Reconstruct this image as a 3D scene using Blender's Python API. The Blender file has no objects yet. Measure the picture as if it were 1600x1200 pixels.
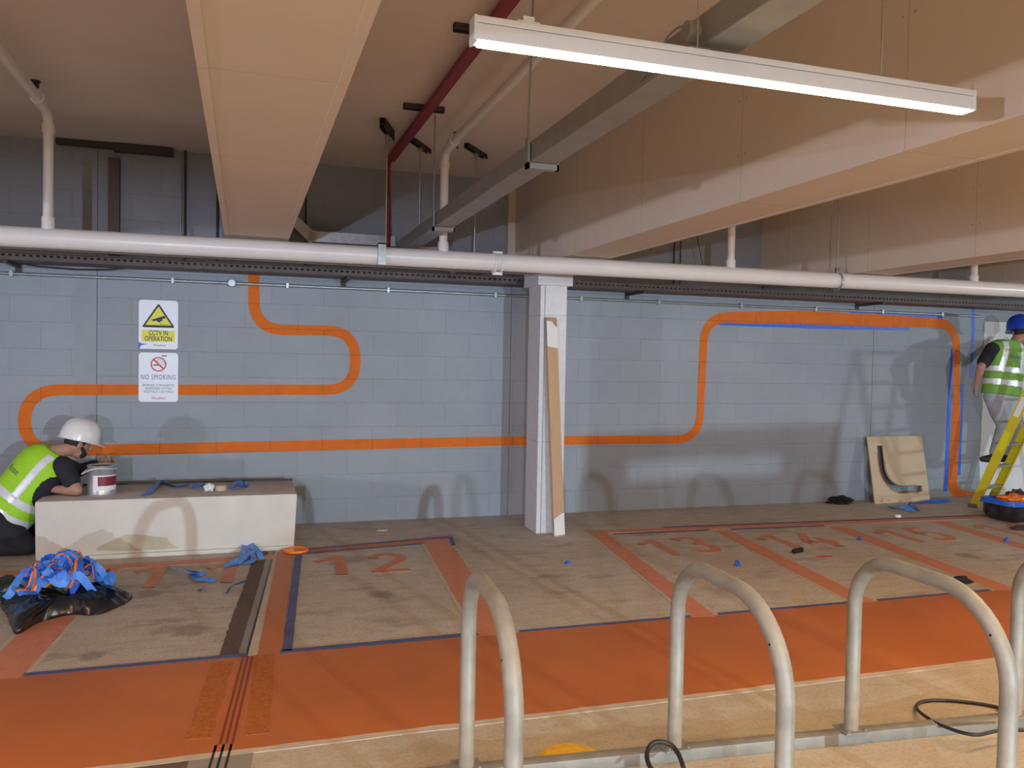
import bpy, bmesh, math, random
from mathutils import Vector, Matrix, noise
from mathutils.bvhtree import BVHTree
random.seed(7)
SC = bpy.context.scene; COL = SC.collection
PI = math.pi; V = Vector

# ------------------------------------------------------------------ camera
YAW, PITCH, ROLL, F, HC = 0.313377, 0.0285849, -0.01875, 1292.9, 1.6
FW = V((math.sin(YAW)*math.cos(PITCH), math.cos(YAW)*math.cos(PITCH), -math.sin(PITCH)))
R0 = V((math.cos(YAW), -math.sin(YAW), 0)); D0 = FW.cross(R0)
RT = math.cos(ROLL)*R0 + math.sin(ROLL)*D0; DN = -math.sin(ROLL)*R0 + math.cos(ROLL)*D0
cam = bpy.data.cameras.new('camera'); cam.sensor_width = 36; cam.lens = 36*F/1600; cam.clip_end = 200
co = bpy.data.objects.new('camera', cam); COL.objects.link(co)
m3 = Matrix((RT, -DN, -FW)).transposed()
co.matrix_world = Matrix.Translation((0, 0, HC)) @ m3.to_4x4()
SC.camera = co
SC.view_settings.view_transform = 'Standard'; SC.view_settings.look = 'None'
SC.view_settings.gamma = 1; SC.view_settings.exposure = 0.0
try: SC.view_settings.use_curve_mapping = False
except Exception: pass

def ray(x, y): return FW + (x-800)/F*RT + (y-600)/F*DN
def onZ(x, y, z=0): v = ray(x, y); return v*((z-HC)/v.z) + V((0, 0, HC))
def onY(x, y, Y): v = ray(x, y); return v*(Y/v.y) + V((0, 0, HC))

# ------------------------------------------------------------------ world and lights
w = bpy.data.worlds.new('world'); SC.world = w; w.use_nodes = True
w.node_tree.nodes['Background'].inputs[0].default_value = (0.66, 0.52, 0.43, 1)
w.node_tree.nodes['Background'].inputs[1].default_value = 0.36
def area(name, loc, target, size, power, col, sy=None, spread=None):
    l = bpy.data.lights.new(name, 'AREA'); l.energy = power; l.color = col; l.size = size
    if sy: l.shape = 'RECTANGLE'; l.size_y = sy
    if spread: l.spread = spread
    o = bpy.data.objects.new(name, l); COL.objects.link(o); o.location = loc
    o.rotation_euler = (V(target)-V(loc)).to_track_quat('-Z', 'Y').to_euler(); return o
WARM = (1, .66, .36)
area('daylight_right', (3.5, -6, 1.62), (2.6, 8, 1.3), .07, 600, (.62, .84, 1.0))
area('daylight_left', (-1.35, -6, 1.52), (2.5, 8, 1.3), .09, 380, (.60, .74, 1.0))
area('daylight_far_left', (-11, -1.5, 1.55), (2.6, 4, 1.9), .3, 420, (.78, .78, 1.0))
area('daylight_far_right', (13.5, 1.5, 2.0), (8.6, 8, 1.2), .25, 150, (.78, .9, 1.0))
for nm, x, y, pw in (('batten_light_a', 1.5, .2, 66), ('batten_light_b', 4.6, 2.3, 54), ('batten_light_c', -1.6, 2.3, 34), ('batten_light_d', 4.6, .2, 38), ('batten_light_e', -1.6, .0, 34)):
    area(nm, (x, y, 2.50), (x, y, 0), 1.7, pw, WARM, .07)
for nm, x, y, pw in (('fill_uplight_a', 1.3, -1.0, 42), ('fill_uplight_b', 4.3, 1.0, 50), ('fill_uplight_c', -1.4, -.6, 32), ('fill_uplight_d', 7.2, 2.0, 40)):
    area(nm, (x, y, 2.56), (x, y+.6, 4), 1.8, pw, WARM, .5)  # added warm fill aimed upwards to brighten the slab and beam sides

# ------------------------------------------------------------------ materials
def mat(name, col, rough=.6, metal=0, var=0, vs=6, col2=None, bump=0, bs=60, emit=None, es=0, spec=.5, vthr=None, alpha=None, coat=0):
    m = bpy.data.materials.new(name); m.use_nodes = True; nt = m.node_tree; b = nt.nodes['Principled BSDF']
    b.inputs['Base Color'].default_value = (*col, 1); b.inputs['Roughness'].default_value = rough
    b.inputs['Metallic'].default_value = metal; b.inputs['Specular IOR Level'].default_value = spec
    if coat: b.inputs['Coat Weight'].default_value = coat
    if emit: b.inputs['Emission Color'].default_value = (*emit, 1); b.inputs['Emission Strength'].default_value = es
    tc = nt.nodes.new('ShaderNodeTexCoord')
    if var or col2:
        n = nt.nodes.new('ShaderNodeTexNoise'); n.inputs['Scale'].default_value = vs; n.inputs['Detail'].default_value = 6
        nt.links.new(tc.outputs['Object'], n.inputs['Vector'])
        r = nt.nodes.new('ShaderNodeValToRGB'); lo, hi = vthr or (.3, .7)
        r.color_ramp.elements[0].position = lo; r.color_ramp.elements[1].position = hi
        c2 = col2 or tuple(c*(1-var) for c in col)
        r.color_ramp.elements[0].color = (*c2, 1); r.color_ramp.elements[1].color = (*col, 1)
        nt.links.new(n.outputs['Fac'], r.inputs['Fac']); nt.links.new(r.outputs['Color'], b.inputs['Base Color'])
    if bump:
        n2 = nt.nodes.new('ShaderNodeTexNoise'); n2.inputs['Scale'].default_value = bs; n2.inputs['Detail'].default_value = 4
        nt.links.new(tc.outputs['Object'], n2.inputs['Vector'])
        bp = nt.nodes.new('ShaderNodeBump'); bp.inputs['Strength'].default_value = bump; bp.inputs['Distance'].default_value = .004
        nt.links.new(n2.outputs['Fac'], bp.inputs['Height']); nt.links.new(bp.outputs['Normal'], b.inputs['Normal'])
    return m
class N:   # tiny node builder
    def __init__(s, m): s.nt = m.node_tree; s.b = s.nt.nodes['Principled BSDF']
    def new(s, t, **k):
        n = s.nt.nodes.new(t)
        for a, v in k.items():
            if a.startswith('i_'): n.inputs[a[2:].replace('_', ' ')].default_value = v
            else: setattr(n, a, v)
        return n
    def ln(s, a, b): s.nt.links.new(a, b)
    def mth(s, op, a, b=None, c=None):
        n = s.nt.nodes.new('ShaderNodeMath'); n.operation = op
        for i, q in enumerate((a, b, c)):
            if q is None: continue
            if isinstance(q, (int, float)): n.inputs[i].default_value = q
            else: s.ln(q, n.inputs[i])
        return n.outputs[0]
    def noise(s, vec, scale, detail=5, rough=.55):
        n = s.new('ShaderNodeTexNoise'); n.inputs['Scale'].default_value = scale; n.inputs['Detail'].default_value = detail; n.inputs['Roughness'].default_value = rough
        s.ln(vec, n.inputs['Vector']); return n.outputs['Fac']
    def ramp(s, f, stops):
        r = s.new('ShaderNodeValToRGB'); e = r.color_ramp.elements
        while len(e) < len(stops): e.new(.5)
        for i, (p, c) in enumerate(stops): e[i].position = p; e[i].color = (*c, 1) if len(c) == 3 else c
        s.ln(f, r.inputs['Fac']); return r.outputs['Color']
    def mix(s, f, a, b, mode='MIX'):
        n = s.new('ShaderNodeMix', data_type='RGBA', blend_type=mode)
        for i, q in ((0, f), (6, a), (7, b)):
            if isinstance(q, (int, float)): n.inputs[i].default_value = q
            elif isinstance(q, tuple): n.inputs[i].default_value = (*q, 1)
            else: s.ln(q, n.inputs[i])
        return n.outputs[2]
    def bump(s, h, st, d=.005, prev=None):
        n = s.new('ShaderNodeBump'); n.inputs['Strength'].default_value = st; n.inputs['Distance'].default_value = d
        s.ln(h, n.inputs['Height'])
        if prev: s.ln(prev, n.inputs['Normal'])
        return n.outputs['Normal']

# painted blockwork
def block_mat(name, paint=None, spark=False, rough=.55):
    m = mat(name, (.3, .33, .36), rough); k = N(m)
    tc = k.new('ShaderNodeTexCoord').outputs['Object']
    sx = k.new('ShaderNodeSeparateXYZ'); k.ln(tc, sx.inputs[0])
    cx = k.new('ShaderNodeCombineXYZ'); k.ln(k.mth('ADD', sx.outputs[0], 48.24), cx.inputs[0]); k.ln(sx.outputs[2], cx.inputs[1])
    br = k.new('ShaderNodeTexBrick', offset=.5, offset_frequency=2, squash=1)
    k.ln(cx.outputs[0], br.inputs['Vector'])
    for a, v in (('Scale', 1), ('Mortar Size', .0035), ('Mortar Smooth', .4), ('Bias', 0), ('Brick Width', .48), ('Row Height', .232)): br.inputs[a].default_value = v
    br.inputs['Color1'].default_value = (0, 0, 0, 1); br.inputs['Color2'].default_value = (1, 1, 1, 1); br.inputs['Mortar'].default_value = (.5, .5, .5, 1)
    n1 = k.noise(tc, 1.3); n2 = k.noise(tc, 9); n3 = k.noise(tc, 170, 3)
    if paint is None:
        base = k.ramp(n1, [(.3, (.25, .28, .315)), (.7, (.305, .34, .375))])
        base = k.mix(.12, base, k.mix(br.outputs['Color'], (.25, .275, .285), (.385, .40, .41)))
        base = k.mix(k.mth('MULTIPLY', n2, .35), base, (.26, .28, .29))
        base = k.mix(k.mth('MULTIPLY', br.outputs['Fac'], .22), base, (.13, .14, .15))
        pit = k.ramp(n3, [(.28, (1, 1, 1)), (.36, (0, 0, 0))])
        base = k.mix(k.mth('MULTIPLY', pit, .5), base, (.16, .17, .18))
        k.b.inputs['Roughness'].default_value = .5
    else:
        base = k.ramp(n2, [(.3, tuple(c*.88 for c in paint)), (.7, paint)])
        base = k.mix(k.mth('MULTIPLY', br.outputs['Fac'], .75), base, tuple(c*.5 for c in paint))
    nrm = k.bump(n3, .35 if paint is None else 1.0, .012)
    h = k.mth('SUBTRACT', 1, br.outputs['Fac']); nrm = k.bump(h, .6, .003, nrm)
    k.ln(base, k.b.inputs['Base Color']); k.ln(nrm, k.b.inputs['Normal'])
    return m
M = {}
M['wall'] = block_mat('painted_grey_blockwork')
M['opaint'] = block_mat('glossy_orange_wall_paint', (.92, .21, .022), rough=.16)
M['joint'] = mat('grey_joint_render', (.275, .30, .325), .55, var=.12, vs=5, bump=.15)
M['dkjoint'] = mat('dark_sealant', (.12, .125, .135), .7)

def concrete(name, a, b, c, stain=.5):
    m = mat(name, a, .72); k = N(m); tc = k.new('ShaderNodeTexCoord').outputs['Object']
    mp = k.new('ShaderNodeMapping'); mp.inputs['Scale'].default_value = (1, 2.2, 1); mp.inputs['Rotation'].default_value = (0, 0, .15); k.ln(tc, mp.inputs[0])
    n1 = k.noise(tc, .9, 6); n2 = k.noise(mp.outputs[0], 5, 8, .7); n3 = k.noise(tc, 55, 4, .8); n4 = k.noise(mp.outputs[0], 1.7, 5, .6)
    base = k.ramp(n1, [(.35, a), (.65, b)])
    base = k.mix(k.mth('MULTIPLY', k.ramp(n2, [(.4, (0, 0, 0)), (.62, (1, 1, 1))]), .55), base, c)
    base = k.mix(k.mth('MULTIPLY', k.ramp(n4, [(.56, (0, 0, 0)), (.72, (1, 1, 1))]), stain), base, (.13, .10, .078))
    if stain > .3:
        n5 = k.noise(mp.outputs[0], 6, 6, .7); sx_ = k.new('ShaderNodeSeparateXYZ'); k.ln(tc, sx_.inputs[0])
        for cx, cy, rr in ((-.28, 5.1, .24), (-.6, 5.95, .20), (-.75, 4.78, .14), (.9, 5.55, .20), (3.3, 5.2, .12), (5.9, 5.5, .2)):
            dx_ = k.mth('DIVIDE', k.mth('SUBTRACT', sx_.outputs[0], cx), rr); dy_ = k.mth('DIVIDE', k.mth('SUBTRACT', sx_.outputs[1], cy), rr*1.1)
            dd = k.mth('ADD', k.mth('SQRT', k.mth('ADD', k.mth('MULTIPLY', dx_, dx_), k.mth('MULTIPLY', dy_, dy_))), k.mth('MULTIPLY', n5, .9))
            base = k.mix(k.mth('MULTIPLY', k.ramp(dd, [(.75, (1, 1, 1)), (1.0, (0, 0, 0))]), .5), base, (.12, .09, .07))
    sp = k.ramp(n3, [(.36, (1, 1, 1)), (.50, (0, 0, 0))]); base = k.mix(k.mth('MULTIPLY', sp, .38 if stain > .3 else .25), base, (.07, .055, .04))
    sp2 = k.ramp(n3, [(.56, (0, 0, 0)), (.68, (1, 1, 1))]); base = k.mix(k.mth('MULTIPLY', sp2, .3), base, (.55, .5, .42))
    k.ln(base, k.b.inputs['Base Color']); k.ln(k.bump(n3, .5, .003), k.b.inputs['Normal']); return m
M['floor'] = concrete('stained_concrete_floor', (.47, .41, .345), (.55, .49, .42), (.36, .305, .245), .55)
M['floorfront'] = concrete('bare_pale_concrete', (.42, .36, .27), (.48, .42, .33), (.36, .30, .22), .15)
def floorpaint():
    m = mat('orange_floor_paint', (.6, .13, .02), .5); k = N(m); tc = k.new('ShaderNodeTexCoord').outputs['Object']
    n1 = k.noise(tc, 1.6, 7, .65); n3 = k.noise(tc, 80, 3, .7)
    base = k.ramp(n1, [(.3, (.37, .11, .022)), (.7, (.47, .135, .022))])
    sp = k.ramp(n3, [(.3, (1, 1, 1)), (.38, (0, 0, 0))]); base = k.mix(k.mth('MULTIPLY', sp, .5), base, (.25, .055, .015))
    k.ln(base, k.b.inputs['Base Color']); k.ln(k.bump(n3, .4, .003), k.b.inputs['Normal']); return m
M['fpaint'] = floorpaint()
M['fpaint_thin'] = mat('thin_orange_floor_paint', (.60, .22, .11), .6, col2=(.48, .19, .11), vs=14, bump=.3, bs=80)
M['fnum'] = mat('first_coat_orange_paint', (.58, .22, .12), .65, col2=(.45, .20, .125), vs=10, bump=.3, bs=80)
M['mask'] = mat('pale_unpainted_edge', (.52, .43, .34), .7, var=.2, vs=9)
M['bluetape_f'] = mat('dusty_blue_tape', (.085, .10, .24), .6, var=.35, vs=7)
M['bluetape'] = mat('blue_masking_tape', (.025, .14, .70), .45, var=.3, vs=20)
M['bluelt'] = mat('light_blue_tape', (.09, .30, .86), .45, var=.3, vs=20)
M['patch'] = mat('rough_dark_patch', (.13, .09, .07), .85, var=.4, vs=60, bump=.6, bs=90)
M['opatch'] = mat('rough_orange_patch', (.46, .13, .015), .7, var=.4, vs=60, bump=.7, bs=90)
def board(name, col, sx=1.2, axis='Y', pitch=.3):
    # plasterboard: sheet joints every 1.2 m, fixing dots along them
    m = mat(name, col, .75); k = N(m); tc = k.new('ShaderNodeTexCoord').outputs['Object']
    s = k.new('ShaderNodeSeparateXYZ'); k.ln(tc, s.inputs[0]); a = s.outputs[1 if axis == 'Y' else 2]; z = s.outputs[2]; x = s.outputs[0]
    fr = k.mth('ABSOLUTE', k.mth('SUBTRACT', k.mth('FRACT', k.mth('ADD', k.mth('DIVIDE', a, sx), 20.17)), .5))
    line = k.mth('LESS_THAN', fr, .0016)
    d1 = k.mth('MULTIPLY', k.mth('SUBTRACT', k.mth('ABSOLUTE', k.mth('SUBTRACT', fr, .028)), 0), sx)
    zz = k.mth('MULTIPLY', k.mth('SUBTRACT', k.mth('FRACT', k.mth('ADD', k.mth('DIVIDE', z, pitch), 20.3)), .5), pitch)
    xx = k.mth('MULTIPLY', k.mth('SUBTRACT', k.mth('FRACT', k.mth('ADD', k.mth('DIVIDE', x, .19), 20.3)), .5), .19)
    dz = k.mth('SQRT', k.mth('ADD', k.mth('MULTIPLY', d1, d1), k.mth('MULTIPLY', zz, zz)))
    dot = k.mth('LESS_THAN', dz, .0065)
    f = k.mth('MULTIPLY', k.mth('MAXIMUM', line, dot), .6)
    n1 = k.noise(tc, 2.2); base = k.ramp(n1, [(.3, tuple(c*.93 for c in col)), (.7, col)])
    base = k.mix(f, base, tuple(c*.3 for c in col))
    k.ln(base, k.b.inputs['Base Color']); k.ln(k.bump(k.noise(tc, 40), .08, .003), k.b.inputs['Normal']); return m
M['board'] = board('beige_beam_board', (.68, .59, .475))
M['colboard'] = mat('white_column_board', (.66, .66, .66), .6, var=.1, vs=20, bump=.1)
M['slab'] = mat('ceiling_slab_paint', (.76, .68, .60), .85, var=.12, vs=1.5, bump=.15, bs=30)
M['white'] = mat('white_pipe_paint', (.78, .77, .74), .3, var=.05)
M['whitewall'] = mat('white_wall_paint', (.70, .71, .69), .6, var=.08, vs=3)
M['zinc'] = mat('galvanised_steel', (.42, .44, .45), .42, .75, var=.25, vs=25, bump=.1)
M['steel'] = mat('weathered_galvanised_tube', (.30, .285, .24), .55, .3, col2=(.235, .222, .19), vs=14, bump=.25, bs=40, vthr=(.3, .62))
M['trunk'] = mat('grey_metal_trunking', (.33, .34, .33), .5, .3, var=.15, vs=8)
M['dark'] = mat('dark_strut_metal', (.05, .045, .04), .6, .3)
M['traym'] = mat('brown_cable_tray', (.11, .08, .065), .55, .3, var=.2)
M['red'] = mat('dark_red_pipe', (.22, .015, .02), .5)
M['fixt'] = mat('white_luminaire_body', (.70, .78, .88), .35)
M['led'] = mat('lit_led_diffuser', (1, .9, .7), .4, emit=(1, .80, .50), es=30)
M['black'] = mat('black_rubber_cable', (.02, .02, .02), .5)
M['blackcloth'] = mat('black_cloth', (.012, .012, .014), .85, bump=.4, bs=60)
M['bag'] = mat('black_bin_bag_plastic', (.012, .012, .014), .22, bump=.5, bs=12, spec=.7)
M['green'] = mat('dark_green_cloth', (.02, .05, .025), .9, bump=.5)
M['blockc'] = mat('cream_painted_concrete', (.63, .60, .52), .6, var=.12, vs=4, bump=.12, bs=25)
M['blocktop'] = mat('dusty_concrete_top', (.60, .54, .48), .75, var=.25, vs=6, bump=.2)
M['stain'] = mat('damp_tan_stain', (.50, .44, .30), .6, var=.2, vs=9)
M['skin'] = mat('skin', (.42, .22, .15), .55, var=.12, vs=14)
M['hair'] = mat('dark_hair', (.02, .014, .01), .8, bump=.6, bs=150)
M['helmw'] = mat('white_hard_hat', (.72, .72, .70), .25)
M['helmb'] = mat('blue_hard_hat', (.01, .05, .42), .25)
M['vest'] = mat('lime_vest_fabric', (.36, .70, .02), .7, var=.12, vs=9, bump=.3, bs=20)
M['vest2'] = mat('green_vest_fabric', (.20, .44, .06), .7, var=.15, vs=9, bump=.3, bs=20)
M['reflect'] = mat('reflective_tape', (.72, .74, .76), .3, .15)
M['tee'] = mat('black_t_shirt', (.012, .014, .02), .85, bump=.4, bs=25)
M['trou'] = mat('black_work_trousers', (.014, .014, .018), .85, bump=.6, bs=18)
M['jog'] = mat('grey_jogging_trousers', (.42, .44, .46), .85, var=.15, vs=10, bump=.5, bs=16)
M['boot'] = mat('dark_boot_leather', (.03, .025, .022), .6)
M['ply'] = mat('birch_plywood', (.55, .42, .27), .6, var=.1, vs=5, bump=.1)
M['tanboard'] = mat('tan_board', (.52, .34, .20), .65, var=.08, vs=9)
M['whitep'] = mat('white_board_end', (.74, .74, .73), .5)
M['tanrough'] = mat('chipped_tan_core', (.38, .26, .15), .9, bump=.5)
M['orange'] = mat('wet_orange_paint', (.88, .20, .01), .2)
M['ladder'] = mat('yellow_fibreglass', (.66, .53, .015), .4, var=.1)
M['alu'] = mat('aluminium_tread', (.42, .42, .40), .4, .7)
M['rubber'] = mat('grey_rubber', (.14, .13, .12), .8)
M['cardroll'] = mat('masking_tape_roll', (.50, .40, .27), .6)
M['paper'] = mat('crumpled_white_paper', (.75, .75, .74), .8)
M['tin'] = mat('brushed_tin', (.55, .57, .59), .3, .7)
M['labelw'] = mat('paint_tin_label_white', (.75, .76, .76), .5)
M['labelr'] = mat('paint_tin_label_dark_red', (.20, .012, .025), .45)
M['signw'] = mat('white_sign_board', (.74, .77, .82), .35)
M['signy'] = mat('yellow_sign_print', (.72, .66, .01), .4)
M['signk'] = mat('black_sign_print', (.012, .014, .025), .5)
M['signr'] = mat('red_sign_print', (.60, .03, .05), .5)
M['signt'] = mat('grey_sign_print', (.10, .12, .18), .5)
M['yellowp'] = mat('yellow_paint_spot', (.80, .48, .03), .6, var=.2, vs=30)
M['dirt'] = mat('brown_doormat_pile', (.07, .045, .03), .95, bump=.8, bs=80)
M['redp'] = mat('red_pencil_paint', (.45, .02, .015), .5)

# ------------------------------------------------------------------ mesh helpers
def link(name, bm, m, parent=None, smooth=False, kind=None):
    me = bpy.data.meshes.new(name); bm.normal_update(); bm.to_mesh(me); bm.free()
    ms = m if isinstance(m, (list, tuple)) else [m]
    for x in ms: me.materials.append(x)
    if smooth:
        me.shade_smooth()
        if smooth != 'all':
            try: me.set_sharp_from_angle(angle=math.radians(40))
            except Exception: pass
    o = bpy.data.objects.new(name, me); COL.objects.link(o)
    if parent: o.parent = parent
    if kind: o['kind'] = kind
    return o
def tag(o, label, cat, group=None, kind=None):
    o['label'] = label; o['category'] = cat
    if group: o['group'] = group
    if kind: o['kind'] = kind
    return o
def thing(name, label, cat, loc=(0, 0, 0), rz=0, group=None):
    o = bpy.data.objects.new(name, None); COL.objects.link(o); o.location = loc; o.rotation_euler = (0, 0, rz); o.empty_display_size = .1
    return tag(o, label, cat, group)
def dup(root, loc=None, label=None):
    r = root.copy(); COL.objects.link(r)
    if loc is not None: r.location = loc
    if label: r['label'] = label
    for ch in [c for c in bpy.data.objects if c.parent == root]:
        c = ch.copy(); COL.objects.link(c); c.parent = r
        for g in [q for q in bpy.data.objects if q.parent == ch]:
            d = g.copy(); COL.objects.link(d); d.parent = c
    return r
def B(): return bmesh.new()
def box(bm, a, b, bev=0, mi=0, mtx=None):
    a = V(a); b = V(b); r = bmesh.ops.create_cube(bm, size=1)
    vs = r['verts']
    for v in vs: v.co = V(((a[i]+b[i])/2 + v.co[i]*(b[i]-a[i])) for i in range(3))
    fs = set(f for v in vs for f in v.link_faces)
    for f in fs: f.material_index = mi
    if bev:
        es = list(set(e for v in vs for e in v.link_edges))
        g = bmesh.ops.bevel(bm, geom=es, offset=bev, segments=2, affect='EDGES', profile=.6)
        vs = list(set(v for f in g['faces'] for v in f.verts) | set(v for v in vs if v.is_valid))
        for f in g['faces']: f.material_index = mi
    if mtx: bmesh.ops.transform(bm, matrix=mtx, verts=vs)
    return vs
def frame(d, up=V((0, 0, 1))):
    d = d.normalized()
    if abs(d.dot(up)) > .97: up = V((1, 0, 0))
    s = d.cross(up).normalized(); return s, s.cross(d).normalized()
def tube(bm, pts, r, n=12, caps=True, mi=0, closed=False):
    pts = [V(p) for p in pts]; rs = r if isinstance(r, (list, tuple)) else [r]*len(pts)
    rings = []; s, u = frame(pts[1]-pts[0]); L = len(pts)
    for i, p in enumerate(pts):
        if closed: d = (pts[(i+1) % L]-pts[i-1])
        else: d = (pts[min(i+1, L-1)]-pts[max(i-1, 0)])
        d.normalize(); u = (u - d*u.dot(d)).normalized(); s = d.cross(u)
        rings.append([bm.verts.new(p + rs[i]*(math.cos(2*PI*k/n)*s + math.sin(2*PI*k/n)*u)) for k in range(n)])
    rng = range(L if closed else L-1)
    for i in rng:
        a, b = rings[i], rings[(i+1) % L]
        for k in range(n):
            f = bm.faces.new((a[k], a[(k+1) % n], b[(k+1) % n], b[k])); f.material_index = mi
    if caps and not closed:
        f = bm.faces.new(rings[0]); f.material_index = mi; f = bm.faces.new(rings[-1][::-1]); f.material_index = mi
    return rings
def fillet(pts, r, n=8):
    pts = [V(p) for p in pts]; out = [pts[0]]
    for i in range(1, len(pts)-1):
        a, b, c = pts[i-1], pts[i], pts[i+1]; d1 = (a-b); d2 = (c-b); rr = r[i-1] if isinstance(r, (list, tuple)) else r
        rr = min(rr, d1.length*.49 if i > 1 else d1.length*.95, d2.length*.49 if i < len(pts)-2 else d2.length*.95)
        p0 = b+d1.normalized()*rr; p2 = b+d2.normalized()*rr
        for k in range(n+1):
            t = k/n; out.append((1-t)**2*p0 + 2*t*(1-t)*(b*.9 + (p0+p2)*.05) + t*t*p2)
    out.append(pts[-1]); return out
def prism(bm, poly, a, b, mi=0):
    """poly: list of (u,v); a: func (u,v)->Vector, b: extrusion vector"""
    v0 = [bm.verts.new(a(*p)) for p in poly]; v1 = [bm.verts.new(a(*p)+b) for p in poly]; n = len(poly)
    fs = [bm.faces.new(v0[::-1]), bm.faces.new(v1)]
    for i in range(n): fs.append(bm.faces.new((v0[i], v0[(i+1) % n], v1[(i+1) % n], v1[i])))
    for f in fs: f.material_index = mi
    bmesh.ops.recalc_face_normals(bm, faces=fs)
def lathe(bm, prof, n=32, loc=(0, 0, 0), mi=0, mtx=None):
    rings = []; loc = V(loc)
    for r, z in prof:
        if r < 1e-6: rings.append([bm.verts.new(loc+V((0, 0, z)))])
        else: rings.append([bm.verts.new(loc+V((r*math.cos(2*PI*k/n), r*math.sin(2*PI*k/n), z))) for k in range(n)])
    for a, b in zip(rings, rings[1:]):
        for k in range(n):
            q = [a[k % len(a)], a[(k+1) % len(a)], b[(k+1) % len(b)], b[k % len(b)]]
            q2 = []
            for v in q:
                if v not in q2: q2.append(v)
            if len(q2) > 2: bm.faces.new(q2).material_index = mi
    vs = [v for r in rings for v in r]
    if mtx: bmesh.ops.transform(bm, matrix=mtx, verts=vs)
    return vs
def text_bm(bm, s, size, org, ux, uy, extr=.0008, align='CENTER', shear=0, offset=0, sx=1, mi=0, space=1):
    c = bpy.data.curves.new('t', 'FONT'); c.body = s; c.size = size; c.align_x = align; c.align_y = 'CENTER'; c.shear = shear; c.offset = offset; c.space_character = space
    c.resolution_u = 3
    o = bpy.data.objects.new('t', c); COL.objects.link(o); dg = bpy.context.evaluated_depsgraph_get()
    me = bpy.data.meshes.new_from_object(o.evaluated_get(dg)); ux = V(ux); uy = V(uy); nz = ux.cross(uy)
    off = len(bm.verts); vs = [bm.verts.new(V(org) + ux*v.co.x*sx + uy*v.co.y + nz*extr) for v in me.vertices]
    for p in me.polygons:
        try: bm.faces.new([vs[i] for i in p.vertices]).material_index = mi
        except ValueError: pass
    bpy.data.objects.remove(o); bpy.data.curves.remove(c); bpy.data.meshes.remove(me)
# soft bodies from tapered capsules, fused into one skin by a voxel remesh
def cap(bm, a, b, r0, r1, n=16):
    a = V(a); b = V(b); L = (b-a).length; pts = []; rs = []
    d = (b-a).normalized() if L > 1e-6 else V((0, 0, 1))
    for k in range(5): t = PI/2*(1-k/4); pts.append(a - d*r0*math.sin(t)*.98); rs.append(max(r0*math.cos(t), .0005))
    for k in range(5): t = PI/2*k/4; pts.append(b + d*(r1*math.sin(t)*.98 + 1e-5*(k+1))); rs.append(max(r1*math.cos(t), .0005))
    tube(bm, pts, rs, n)
def ell(bm, c, r, mtx=None, sub=3):
    q = bmesh.ops.create_icosphere(bm, subdivisions=sub, radius=1)['verts']
    for v in q: v.co = V((v.co.x*r[0], v.co.y*r[1], v.co.z*r[2]))
    if mtx: bmesh.ops.transform(bm, matrix=mtx.to_4x4(), verts=q)
    for v in q: v.co += V(c)
def chain(bm, pts, rs):
    for i in range(len(pts)-1): cap(bm, pts[i], pts[i+1], rs[i], rs[i+1])
def fuse(name, bm, m, parent, voxel=.01, smooth_it=4, cut=None):
    me = bpy.data.meshes.new('tmp'); bm.to_mesh(me); bm.free(); o = bpy.data.objects.new('tmp', me); COL.objects.link(o)
    md = o.modifiers.new('r', 'REMESH'); md.mode = 'VOXEL'; md.voxel_size = voxel
    md2 = o.modifiers.new('s', 'SMOOTH'); md2.factor = .5; md2.iterations = smooth_it
    dg = bpy.context.evaluated_depsgraph_get(); me2 = bpy.data.meshes.new_from_object(o.evaluated_get(dg))
    bpy.data.objects.remove(o); bpy.data.meshes.remove(me)
    b2 = B(); b2.from_mesh(me2); bpy.data.meshes.remove(me2)
    if cut:
        for p, nrm in cut:
            g = bmesh.ops.bisect_plane(b2, geom=b2.verts[:]+b2.edges[:]+b2.faces[:], plane_co=V(p), plane_no=V(nrm), clear_outer=True)
            ed = [e for e in g['geom_cut'] if isinstance(e, bmesh.types.BMEdge)]
            if ed:
                try: bmesh.ops.holes_fill(b2, edges=ed, sides=0)
                except Exception: pass
    return link(name, b2, m, parent, 'all')
def shell_part(name, src, test, m, parent, off=.004):
    """a band sewn onto a garment: faces of src passing test, lifted off along the normal with a thickness"""
    b = B(); b.from_mesh(src.data); b.normal_update()
    bmesh.ops.delete(b, geom=[f for f in b.faces if not test(f.calc_center_median(), f.normal)], context='FACES')
    if not b.faces: b.free(); return None
    b.normal_update()
    nm = {v: v.normal.copy() for v in b.verts}
    g = bmesh.ops.extrude_face_region(b, geom=b.faces[:])
    for v in [x for x in g['geom'] if isinstance(x, bmesh.types.BMVert)]: v.co += v.normal*0
    ex = [x for x in g['geom'] if isinstance(x, bmesh.types.BMVert)]
    for v in ex: v.co += min(nm.items(), key=lambda q: 0)[1]*0 if False else V((0, 0, 0))
    b.normal_update()
    for v in b.verts:
        if v in nm and v not in ex: pass
    kd = {tuple(round(c, 6) for c in v.co): n for v, n in nm.items()}
    for v in ex: v.co += kd.get(tuple(round(c, 6) for c in v.co), V((0, 0, 0)))*off
    return link(name, b, m, parent, True)
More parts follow.
